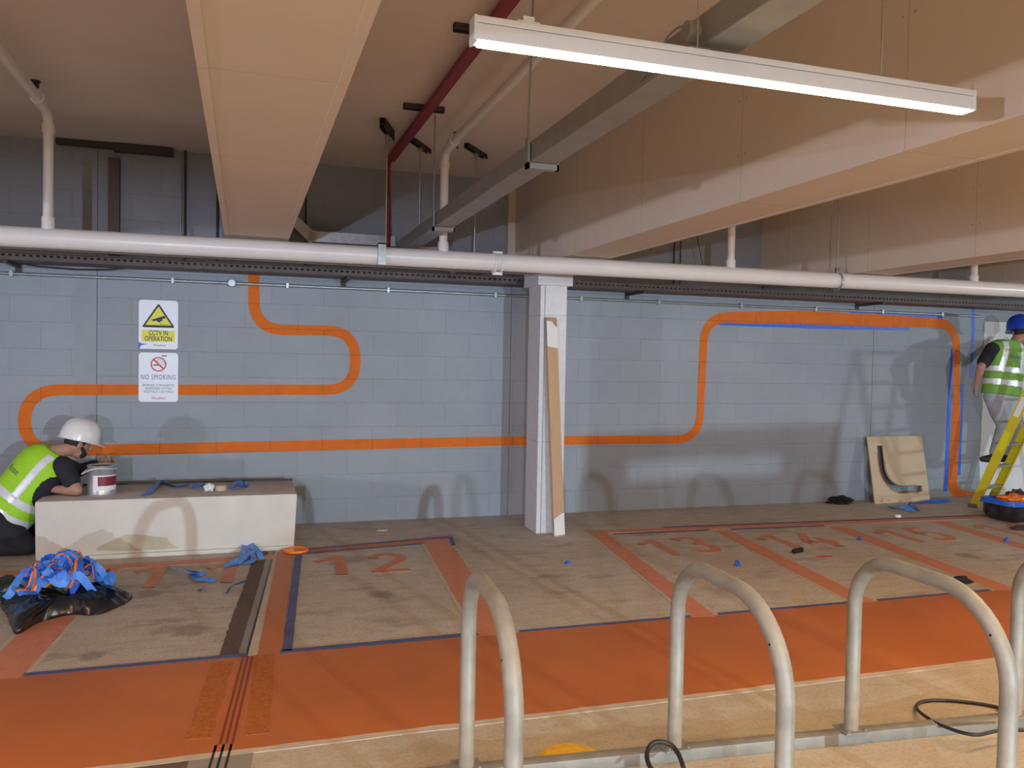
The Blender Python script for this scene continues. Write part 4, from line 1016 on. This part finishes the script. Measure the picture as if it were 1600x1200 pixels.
# --- worker on the ladder, back to us
O2 = V((8.50, 7.55, 0)); t = thing('person', 'worker in green vest, blue helmet and grey joggers standing on the yellow ladder', 'person', tuple(O2))
tr = lambda p: V(p)-O2
pel = V((8.52, 7.52, 1.32)); chest = V((8.55, 7.50, 1.66)); neck = V((8.62, 7.48, 1.92)); head = V((8.74, 7.50, 2.055))
shL = V((8.33, 7.50, 1.84)); shR = V((8.80, 7.44, 1.84)); elL = V((8.085, 7.42, 1.62)); wrL = V((8.13, 7.52, 1.40)); elR = V((9.02, 7.50, 1.70)); wrR = V((9.12, 7.75, 1.90))
hL = V((8.43, 7.52, 1.28)); hR = V((8.62, 7.52, 1.28)); kL = V((8.50, 7.44, .94)); kR = V((8.70, 7.46, .90)); aL = V((8.50, 7.56, .60)); aR = V((8.64, 7.50, .60))
hf, hu = V((.35, .92, -.12)), V((0, .1, 1))
bm = B(); add_face(bm, tr(head), hf, hu); chain(bm, [tr(neck)-V((0, 0, .05)), tr(head)-V((0, 0, .05))], [.062, .055])
chain(bm, [tr(pel), tr(chest), tr(neck)-V((0, 0, .06))], [.12, .13, .07]); chain(bm, [tr(shL), tr(shR)], [.06, .06])
chain(bm, [tr(shL), tr(shL.lerp(elL, .5)), tr(elL), tr(elL.lerp(wrL, .4)), tr(wrL)], [.058, .05, .043, .042, .028])
chain(bm, [tr(shR), tr(shR.lerp(elR, .5)), tr(elR), tr(elR.lerp(wrR, .4)), tr(wrR)], [.058, .05, .043, .042, .028])
hand(bm, tr(wrL), (.1, .25, -.95), (.5, .8, 0), (1, 0, 0), .6); hand(bm, tr(wrR), (.1, .5, .8), (-1, 0, 0), (0, 1, 0), .6)
for h_1, k_1, a_1 in ((hL, kL, aL), (hR, kR, aR)): chain(bm, [tr(h_1), tr(h_1.lerp(k_1, .5)), tr(k_1), tr(k_1.lerp(a_1, .35)), tr(a_1)], [.095, .08, .058, .055, .04])
fuse('body', bm, M['skin'], t, .008, 3)
fw_ = hf.normalized(); up_ = V(hu); up_ = (up_-fw_*up_.dot(fw_)).normalized(); rt_ = fw_.cross(up_); mt = Matrix((rt_, fw_, up_)).transposed()
bm = B(); ell(bm, tr(head)+up_*.012-fw_*.012, (.080, .096, .106), mt); fuse('hair', bm, M['hair'], t, .008, 2, cut=[(tr(head)-up_*.045, -up_), (tr(head)+fw_*.03, fw_)])
helmet(tr(head)+up_*.03, hf, hu, M['helmb'], t, 1.08)
bm = B(); chain(bm, [tr(pel)+V((0, 0, .1)), tr(chest), tr(neck)-V((0, 0, .09))], [.12, .12, .06]); chain(bm, [tr(shL)-V((0, 0, .01)), tr(shR)-V((0, 0, .01))], [.066, .066])
chain(bm, [tr(shL), tr(shL.lerp(elL, .72))], [.078, .075]); chain(bm, [tr(shR), tr(shR.lerp(elR, .72))], [.078, .072]); fuse('t_shirt', bm, M['tee'], t, .010, 4)
bm = B()
for h_1, k_1, a_1 in ((hL, kL, aL), (hR, kR, aR)): chain(bm, [tr(h_1), tr(h_1.lerp(k_1, .5)), tr(k_1), tr(k_1.lerp(a_1, .4)), tr(a_1)+V((0, 0, .02))], [.125, .115, .088, .078, .062])
chain(bm, [tr(hL), tr(hR)], [.13, .13]); fuse('jogging_trousers', bm, M['jog'], t, .011, 3)
for a_1, dx_ in ((aL, V((-.12, .06, 0))), (aR, V((.0, .13, 0)))):
    bm = B(); chain(bm, [tr(a_1)+V((0, 0, -.0)), tr(a_1)+V((0, 0, -.05)), tr(a_1)+dx_*.6+V((0, 0, -.065)), tr(a_1)+dx_+V((0, 0, -.07))], [.05, .05, .045, .034]); fuse('boot', bm, M['boot'], t, .008, 2)
ax = V((.10, 0, 1)).normalized(); wx = V((1, -.12, -.1)); wx = (wx-ax*wx.dot(ax)).normalized(); dx = ax.cross(wx)
if dx.y > 0: dx = -dx
sec = [(-.02, .23, .16, 0), (.10, .225, .16, 0), (.28, .23, .16, 0), (.42, .24, .165, 0), (.53, .235, .155, 0), (.59, .19, .125, 0), (.63, .11, .10, 0)]
VB = tr(pel)+V((.0, 0, .0)); bm = B(); loft(bm, VB, sec, wx, dx, ax); vest = fuse('high_vis_vest', bm, M['vest2'], t, .010, 3)
shell_part('reflective_strip', vest, lambda c, n: .245 < vco(c)[0]+.10*vco(c)[1]*0 < .305, M['reflect'], t)
shell_part('reflective_strip', vest, lambda c, n: .09 < vco(c)[0] < .155, M['reflect'], t)
shell_part('reflective_strip', vest, lambda c, n: .30 < vco(c)[0] < .60 and .07 < vco(c)[1] < .13 and vco(c)[2] > 0, M['reflect'], t)
shell_part('reflective_strip', vest, lambda c, n: .30 < vco(c)[0] < .60 and -.175 < vco(c)[1]-.12*(vco(c)[0]-.3)*1 < -.12 and vco(c)[2] > 0, M['reflect'], t)
bm = B(); text_bm(bm, 'fuse', .085, (0, 0, 0), wx, ax, 0); bmesh.ops.subdivide_edges(bm, edges=bm.edges[:], cuts=1)
bvh = BVHTree.FromPolygons([v.co.copy() for v in vest.data.vertices], [tuple(p.vertices) for p in vest.data.polygons])
for v in bm.verts:
    p = VB+ax*.43+wx*(-.01)+v.co+dx*.6; h = bvh.ray_cast(p, -dx)
    v.co = h[0]+dx*.003 if h[0] else p-dx*.6
link('vest_print', bm, M['signt'], t)

# ================================================================== LADDER
u = V((.33, -.94, 0)).normalized(); vv = V((.94, .33, 0)).normalized(); A0 = V((8.025, 7.407, 0)); LT = .46; HA = 1.80; SP = .70
t = thing('step_ladder', 'yellow step ladder standing open beside the wall under the worker', 'ladder', tuple(A0)); tl = lambda p: V(p)-A0
def railbm(p0, p1, wdir, a, b):
    bm = B(); d_ = (p1-p0).normalized(); s_ = wdir; n_ = d_.cross(s_).normalized()
    # C channel: web facing outwards plus two flanges
    def bx(u0, u1, w0, w1):
        vs = []
        for p in (p0, p1):
            for (x_, y_) in ((u0, w0), (u1, w0), (u1, w1), (u0, w1)): vs.append(bm.verts.new(tl(p)+n_*x_+s_*y_))
        for q in ((0, 1, 2, 3), (7, 6, 5, 4), (0, 4, 5, 1), (1, 5, 6, 2), (2, 6, 7, 3), (3, 7, 4, 0)): bm.faces.new([vs[i] for i in q])
    bx(-a, a, -.003, .003); bx(-a, -a+.005, 0, b); bx(a-.005, a, 0, b); bmesh.ops.recalc_face_normals(bm, faces=bm.faces); return bm
apex = lambda o: A0+o+u*SP+V((0, 0, HA))
for o_, sg in ((V((0, 0, 0)), 1), (vv*LT, -1)):
    link('front_rail', railbm(A0+o_+V((0, 0, .03))+u*.01, apex(o_), vv*sg, .046, .03), M['ladder'], t)
    link('rear_rail', railbm(A0+o_+u*SP*2+V((0, 0, .03)), apex(o_)+u*.04, vv*sg, .03, .025), M['ladder'], t)
    for q in (0, SP*2): bm = B(); box(bm, (-.05, -.025, 0), (.05, .025, .045), .008, mtx=Matrix.Translation(tl(A0+o_+u*q)) @ Matrix.Rotation(math.atan2(u.y, u.x), 4, 'Z')); link('rubber_foot', bm, M['rubber'], t)
for k in range(1, 7):
    f_ = k/7.0; p = A0+u*SP*f_+V((0, 0, HA*f_-.01)); bm = B(); box(bm, (-.06, 0, -.025), (.03, LT, .0), .004, mtx=Matrix.Translation(tl(p)) @ Matrix((u, vv, V((0, 0, 1)))).transposed().to_4x4()); link('tread', bm, M['alu'], t)
    if k in (2, 4): p = A0+u*SP*(2-f_)+V((0, 0, HA*f_)); bm = B(); tube(bm, [tl(p), tl(p)+vv*LT], .014, 10); link('rear_brace', bm, M['alu'], t)
bm = B(); box(bm, (-.12, -.01, 0), (.14, LT+.01, .04), .008, mtx=Matrix.Translation(tl(apex(V((0, 0, 0))))) @ Matrix((u, vv, V((0, 0, 1)))).transposed().to_4x4()); link('top_cap', bm, M['ladder'], t)
d_ = (apex(V())-A0).normalized(); n_ = d_.cross(vv).normalized()
for f0, f1, nm in ((.60, .72, 'warning_label'), (.38, .50, 'pictogram_label')):
    bm = B(); p0 = tl(A0+(apex(V())-A0)*f0)-vv*.0045; p1 = tl(A0+(apex(V())-A0)*f1)-vv*.0045
    bm.faces.new([bm.verts.new(q) for q in (p0-n_*.03, p0+n_*.03, p1+n_*.03, p1-n_*.03)]); link(nm, bm, M['labelw'] if f0 > .5 else M['signy'], t)

# ================================================================== BINS, BAGS, SCRAPS
c = V((7.92, 6.72, 0)); t = thing('waste_bin', 'black bagged waste tub with a blue taped rim beside the ladder', 'bin', tuple(c))
bm = B(); n = 48; rings = []
for i, (z, rr) in enumerate(((0, .86), (.02, .95), (.07, 1.02), (.13, 1.0), (.17, 1.02), (.20, 1.03))):
    ring = []
    for k in range(n):
        a = 2*PI*k/n; sq = (abs(math.cos(a))**6+abs(math.sin(a))**6)**(-1/6); w_ = 1+.05*noise.noise(V((math.cos(a)*3, math.sin(a)*3, z*14)))*(2 if z < .15 else .5)
        ring.append(bm.verts.new(V((.33*sq*rr*w_*math.cos(a), .20*sq*rr*w_*math.sin(a), z))))
    rings.append(ring)
for a, b in zip(rings, rings[1:]):
    for k in range(n): bm.faces.new((a[k], a[(k+1) % n], b[(k+1) % n], b[k]))
bm.faces.new(rings[0][::-1]); link('bin_bag', bm, M['bag'], t, True)
def sqring(bm, a_, b_, z0, z1, w_, mi=0):
    n = 48; R_ = []
    for (da, z) in ((0, z0), (0, z1), (-w_, z1), (-w_, z0)):
        R_.append([bm.verts.new(V(((a_+da)*(abs(math.cos(q))**6+abs(math.sin(q))**6)**(-1/6)*math.cos(q), (b_+da)*(abs(math.cos(q))**6+abs(math.sin(q))**6)**(-1/6)*math.sin(q), z+.006*noise.noise(V((q*2, z, 0)))))) for q in [2*PI*k/n for k in range(n)]])
    for i in range(4):
        a, b = R_[i], R_[(i+1) % 4]
        for k in range(n): bm.faces.new((a[k], a[(k+1) % n], b[(k+1) % n], b[k])).material_index = mi
bm = B(); sqring(bm, .355, .225, .175, .225, .03); link('blue_rim', bm, M['bluetape'], t, True)
bm = B(); box(bm, (-.33, -.2, .17), (.33, .2, .19)); link('tub_tray', bm, M['bluetape_f'], t)
random.seed(11)
bm = crumple((0, 0, .192), (.25, .14, .055), 4, 4, .5, .4, 2.5); o = link('orange_cloth', bm, M['orange']); o.location = c+V((-.03, 0, 0)); tag(o, 'orange stained wipes heaped in the bagged tub', 'wipes')
bm = crumple((0, 0, .20), (.12, .10, .065), 9, 4, .5, .4, 2.5); o = link('dark_roller_sleeve', bm, M['dirt']); o.location = c+V((.05, .07, .01)); tag(o, 'dark brown rag on top of the orange wipes in the tub', 'rag')
bm = crumple((7.42, 6.28, 0), (.22, .10, .03), 6, 4, .3, .2, 3); o = link('debris_pile', bm, M['dirt']); o.location = (.12, -.0, .0); tag(o, 'flat pile of dark brown sweepings on the floor in front of the tub', 'debris', kind='stuff')
for px, rr, s_, nm, lab, m_, cat in (((1313, 786), (.16, .10, .055), 5, 'black_cloth', 'crumpled black cloth on the floor at the foot of the wall', 'blackcloth', 'cloth'),
      ((1499, 911), (.115, .045, .035), 8, 'black_cloth', 'small black cloth on the bay floor behind the third bike stand', 'blackcloth', 'cloth'),
      ((4, 928), (.13, .16, .07), 12, 'green_cloth', 'dark green cloth heap on the floor at the left edge', 'green', 'cloth'),
      ((1152, 884), (.022, .022, .03), 2, 'tape_ball', 'small blue tape ball in bay 13', 'bluetape', 'tape ball'),
      ((887, 881), (.022, .018, .018), 3, 'tape_ball', 'tiny blue tape ball on the floor right of the column', 'bluetape', 'tape ball'),
      ((1343, 844), (.022, .02, .025), 4, 'tape_ball', 'tiny blue tape ball on the line left of bay 15', 'bluetape', 'tape ball'),
      ((1573, 847), (.025, .022, .028), 6, 'tape_ball', 'small blue tape ball at the far right near the sweepings', 'bluetape', 'tape ball'),
      ((1403, 808), (.035, .022, .02), 7, 'crumpled_paper', 'little white paper scrap on the floor below the template board', 'paper', 'crumpled paper'),
      ((597, 829), (.05, .03, .006), 7, 'paper_scrap', 'flat pale paper scrap near the wall left of the column', 'paper', 'paper')):
    p = onZ(*px); bm = crumple((0, 0, 0), rr, s_, 4 if rr[0] > .1 else 3, .55, .35, 1.9); o = link(nm, bm, M[m_], None, True); o.location = p; tag(o, lab, cat)
# marker and pencil
p = onZ(1247, 864); bm = B(); tube(bm, [(-.065, -.02, .022), (-.06, -.019, .022), (.05, .018, .022), (.055, .019, .022)], [.012, .020, .022, .016], 14); tube(bm, [(.055, .019, .022), (.075, .026, .022)], .008, 10, mi=1); o = link('torch', bm, [M['blackcloth'], M['signy']], None, True); o.location = p; tag(o, 'black stubby torch with a yellow tip lying in bay 14', 'torch')
p = onZ(1288, 870); bm = B(); tube(bm, [(-.07, .01, .005), (.07, -.01, .005)], .005, 6); o = link('red_pencil', bm, M['redp']); o.location = p; tag(o, 'thin red pencil lying on the floor in bay 14', 'pencil')
# orange lid
p = onZ(462, 862); bm = B(); lathe(bm, [(0, .012), (.085, .012), (.09, .02), (.10, .02), (.104, .008), (.10, 0), (0, 0)], 36); o = link('paint_lid', bm, M['orange'], None, True); o.location = p+V((0, -.01, .006)); tag(o, 'shallow round lid covered in wet orange paint on the floor by the block', 'lid')
p = onZ(90, 884); bm = B(); lathe(bm, [(0, .014), (.13, .014), (.137, .024), (.15, .024), (.154, .008), (.15, 0), (0, 0)], 36); o = link('paint_lid', bm, M['orange'], None, True); o.location = p+V((0, -.04, .006)); tag(o, 'orange painted lid on the floor just behind the blue tape heap', 'lid')
# tape scraps on floor
scrap('tape_scrap', None, .006, [[(365, 884), (378, 872), (385, 858), (398, 866), (408, 870)], [(372, 882), (388, 876), (400, 872), (410, 874)], [(378, 856), (390, 864), (396, 878), (380, 882)], [(350, 886), (370, 880), (392, 868)]], 'bunch of bright blue tape beside the block and the floor joint', .055, seed=21, lift=.06)
scrap('tape_scrap', None, .006, [[(262, 886), (280, 893), (300, 896), (318, 899)], [(300, 897), (308, 908), (322, 908), (336, 909)], [(298, 899), (310, 903), (320, 900)]], 'blue tape scrap lying over the number 11', .05, seed=22, lift=.03)
scrap('tape_scrap', None, .006, [[(310, 925), (316, 922), (320, 919)]], 'tiny grey blue tape bit in bay 11 below the larger scrap', .03, 'bluetape_f', 23, .01)
scrap('tape_scrap', None, .006, [[(354, 928), (362, 920), (374, 916), (384, 909)]], 'grey blue curl of tape next to the rough strip in bay 11', .03, 'bluetape_f', 24, .02)
scrap('tape_scrap', None, .001, [[(1391, 791), (1398, 795), (1412, 797), (1428, 801)]], 'blue tape scrap in front of the template board', .06, seed=25, lift=.04)
scrap('tape_scrap', None, .001, [[(1418, 794), (1424, 790), (1430, 795), (1437, 799)]], 'short dark blue tape curl right of the scrap by the template board', .05, 'bluetape', 26, .05)
scrap('tape_scrap', None, .001, [[(1432, 787), (1450, 786), (1468, 786), (1484, 784)]], 'long blue tape scrap on the floor below the orange drop', .06, 'bluetape', 27, .02)
scrap('tape_scrap', None, .001, [[(1263, 847), (1268, 846), (1271, 847)]], 'tiny dark blue tape bit by the number 14', .03, 'bluetape', 28, .01)

# bin bag spread on the floor with the tape heap
hb = V((-1.03, 5.66, 0))
bm = B(); n = 90; rings = []
outl = [(10, 962), (25, 992), (60, 975), (110, 962), (150, 962), (190, 947), (207, 934), (190, 922), (160, 912), (140, 902), (110, 898), (60, 905), (20, 925), (0, 945)]
op = [onZ(*p) - hb for p in outl]; m_ = len(op)
def outline(a):   # catmull closed
    k = a*m_; i = int(k) % m_; f_ = k-int(k); P = [op[(i+j-1) % m_] for j in range(4)]
    return .5*((2*P[1])+(P[2]-P[0])*f_+(2*P[0]-5*P[1]+4*P[2]-P[3])*f_*f_+(3*P[1]-P[0]-3*P[2]+P[3])*f_**3)
prof = [(1.0, .004), (.97, .022), (.88, .05), (.74, .075), (.6, .09), (.45, .10), (.3, .10), (.15, .095), (.05, .09)]
for i, (r_, z) in enumerate(prof):
    ring = []
    for k in range(n):
        q = outline(k/n); w_ = noise.noise(V((k*.55, i*.35, 2)))+.7*noise.noise(V((k*1.4, i*.6, 7)))+.5*noise.noise(V((k*2.9, i*1.1, 4)))
        ring.append(bm.verts.new(V((q.x*r_*(1+.03*w_), q.y*r_*(1+.03*w_), max(.004, z+.028*w_*(0 if i == 0 else 1))))))
    rings.append(ring)
for a, b in zip(rings, rings[1:]):
    for k in range(n): bm.faces.new((a[k], a[(k+1) % n], b[(k+1) % n], b[k]))
bm.faces.new(rings[-1]); bm.faces.new(rings[0][::-1]); bmesh.ops.recalc_face_normals(bm, faces=bm.faces)
o = link('bin_bag', bm, M['bag'], None, 'all'); o.location = hb; tag(o, 'flattened black plastic bag spread on the floor under the tape heap', 'plastic bag')
random.seed(5); bm = B()
hc = onZ(96, 943)-hb
def heapz(x, y): r2 = (x/.30)**2+(y/.27)**2; return .08+.21*math.exp(-r2*1.7)
for s_ in range(64):
    a = random.uniform(0, 2*PI); rr = math.sqrt(random.random())*.155; x, y = hc.x+rr*math.cos(a)*1.05, hc.y+rr*math.sin(a)+.02; P = []; dirn = random.uniform(0, 2*PI); curl_ = random.uniform(-2.4, 2.4); L_ = random.uniform(.10, .27); ph = random.random()*6
    for k in range(13):
        q = k/12; x2 = x-hc.x; y2 = y-hc.y; z = heapz(x2, y2)+.035*math.sin(ph+q*7)+random.uniform(0, .008)
        P.append(V((x, y, z))); x += math.cos(dirn)*L_/12; y += math.sin(dirn)*L_/12; dirn += curl_/12
    ribbon(bm, P, random.uniform(.03, .062), random.choice((0, 0, 1, 1, 2)), random.uniform(-2.5, 2.5), edge=3 if random.random() < .42 else None)
for pp in ([(150, 925), (165, 938), (178, 944), (186, 948)], [(70, 935), (66, 945), (67, 962)], [(40, 912), (34, 928), (36, 938)]):
    P = [onZ(*q)-hb+V((0, 0, .09)) for q in pp]; ribbon(bm, dense(P, .03), .055, 1, .7, edge=3 if pp[0][0] == 40 else None)
for v in bm.verts: v.co.z = max(v.co.z, .075)
o = link('tape_heap', bm, [M['bluetape'], M['bluelt'], mat('mid_blue_tape', (.04, .2, .75), .45), M['orange']], None, True); o.location = hb+V((0, 0, .004)); tag(o, 'heap of peeled blue tape edged with orange paint on the black bag', 'tape heap', kind='stuff')

# ================================================================== BIKE STANDS
RH = .050
for y_, nm_, lab in ((2.93, 'stand_rail', 'long galvanised floor rail carrying the far legs of the bike stands'), (2.16, 'stand_rail', 'galvanised floor rail under the near legs of the bike stands')):
    pass
# rails follow the slight skew of the row
def rail(pa, pb, lab):
    pa, pb = V(pa), V(pb); d_ = (pb-pa); a = math.atan2(d_.y, d_.x); L_ = d_.length; bm = B()
    box(bm, (0, -.03, 0), (L_, .03, RH), .005)
    o = link('stand_rail', bm, M['steel'], None, True); o.location = pa; o.rotation_euler = (0, 0, a); tag(o, lab, 'floor rail', 'galvanised rails under the bike stands')
rail((.62, 3.02, 0), (4.6, 2.69, 0), 'long galvanised floor rail under the far legs of the bike stands')
rail((.5, 2.30, 0), (4.6, 1.92, 0), 'galvanised floor rail under the near legs of the bike stands')
def bike_stand(far, near, ztop, lab, first=None):
    far, near = V((*far, 0)), V((*near, 0)); t = thing('bike_stand', lab, 'bike stand', tuple(far), 0, 'bike stands'); n_ = near-far
    P = [V((0, 0, RH+.006)), V((0, 0, ztop))+V((.0, 0, 0)), V((n_.x, n_.y, ztop)), V((n_.x, n_.y, RH+.006))]
    # bowed hoop
    pts = [P[0]]; r = .22; d1 = n_.normalized(); L_ = n_.length
    pts.append(V((0, 0, ztop-r)))
    for k in range(1, 13): a = PI/2*k/12; pts.append(V((0, 0, ztop-r))+d1*r*(1-math.cos(a))+V((0, 0, r*math.sin(a))))
    r2 = .30
    for k in range(0, 13): a = PI/2*k/12; pts.append(d1*(L_-r2+r2*math.sin(a))+V((0, 0, ztop-r2+r2*math.cos(a))))
    pts.append(P[3]); bm = B(); tube(bm, pts, .0295, 28); link('hoop', bm, M['steel'], t, 'all')
    for q in (V(), n_):
        bm = B(); box(bm, (-.055, -.05, RH), (.055, .05, RH+.008), .002, mtx=Matrix.Translation(q) @ Matrix.Rotation(-.09, 4, 'Z')); link('base_plate', bm, M['steel'], t)
        for sx_ in (-.043, .043): bm = B(); lathe(bm, [(.009, RH+.008), (.009, RH+.016), (0, RH+.018)], 6, (q.x+sx_, q.y-.034, 0)); link('bolt', bm, M['zinc'], t)
    # drain hole in the bend
    hp = pts[-7]; hd = (hp-V((n_.x*.5, n_.y*.5, ztop-.3))).normalized(); bm = B(); c_ = hp+V((-.6, 0, .0)).normalized()*.0285+V((0, -.006, .0)); tube(bm, [c_, c_+V((-.0015, 0, 0))], .0045, 12); link('vent_hole', bm, M['blackcloth'], t)
    return t
bike_stand((.818, 3.0), (.765, 2.28), .82, 'leftmost bike stand hoop, galvanised tube')
bike_stand((1.668, 2.93), (1.64, 2.19), .82, 'second bike stand hoop from the left, black loop at its foot')
bike_stand((2.478, 2.865), (2.46, 2.10), .81, 'third bike stand hoop from the left, large cable loop behind it')
bike_stand((3.31, 2.795), (3.27, 2.03), .81, 'bike stand hoop cut by the right edge of the photo')
# lock cables
def cable(px, zs, r, lab, nm='lock_cable'):
    P = [onZ(x, y, z) for (x, y), z in zip(px, zs)]; D = []
    for i in range(len(P)-1):
        a, b, c_, d_ = P[max(i-1, 0)], P[i], P[i+1], P[min(i+2, len(P)-1)]
        for k in range(8): u_ = k/8; D.append(.5*((2*b)+(c_-a)*u_+(2*a-5*b+4*c_-d_)*u_*u_+(3*b-a-3*c_+d_)*u_**3))
    D.append(P[-1]); tag(T(nm, D, r, M['black'], None, 10), lab, 'cable')
cable([(1600, 1141), (1560, 1142), (1520, 1148), (1470, 1133), (1440, 1115), (1432, 1104), (1442, 1096), (1470, 1094), (1510, 1097), (1550, 1103), (1590, 1114), (1620, 1122)], [.06, .066, .072, .05, .03, .012, .010, .010, .010, .010, .010, .010], .0075, 'brown black cable looped on the floor behind the third bike stand')
cable([(1028, 1215), (1014, 1195), (1011, 1178), (1017, 1164), (1030, 1159), (1048, 1164), (1060, 1178), (1068, 1200)], [.07, .075, .085, .10, .11, .10, .085, .07], .0095, 'thick black lock cable looped around the foot of the second bike stand')
cable([(815, 1188), (825, 1196), (840, 1204)], [.012, .012, .012], .0075, 'short black cable end by the foot of the leftmost bike stand')

# ================================================================== sub-parts hang from the part they sit on
def ctr(o): return sum((V(c) for c in o.bound_box), V())/8
def nest(child, par):
    for o in list(bpy.data.objects):
        if o.name.split('.')[0] != child or not o.parent: continue
        sib = [q for q in bpy.data.objects if q.parent == o.parent and q.name.split('.')[0] == par]
        if sib: o.parent = min(sib, key=lambda q: (ctr(q)-ctr(o)).length)
for a_, b_ in (('reflective_strip', 'high_vis_vest'), ('arm_opening', 'high_vis_vest'), ('vest_print', 'high_vis_vest'), ('bolt', 'base_plate'), ('label_white', 'tin_body'), ('label_red', 'tin_body'),
               ('elbow_collar', 'riser'), ('tee_collar', 'riser'), ('warning_label', 'front_rail'), ('pictogram_label', 'front_rail'), ('camera_pictogram', 'triangle_field'), ('nut', 'channel'), ('vent_hole', 'hoop')): nest(a_, b_)
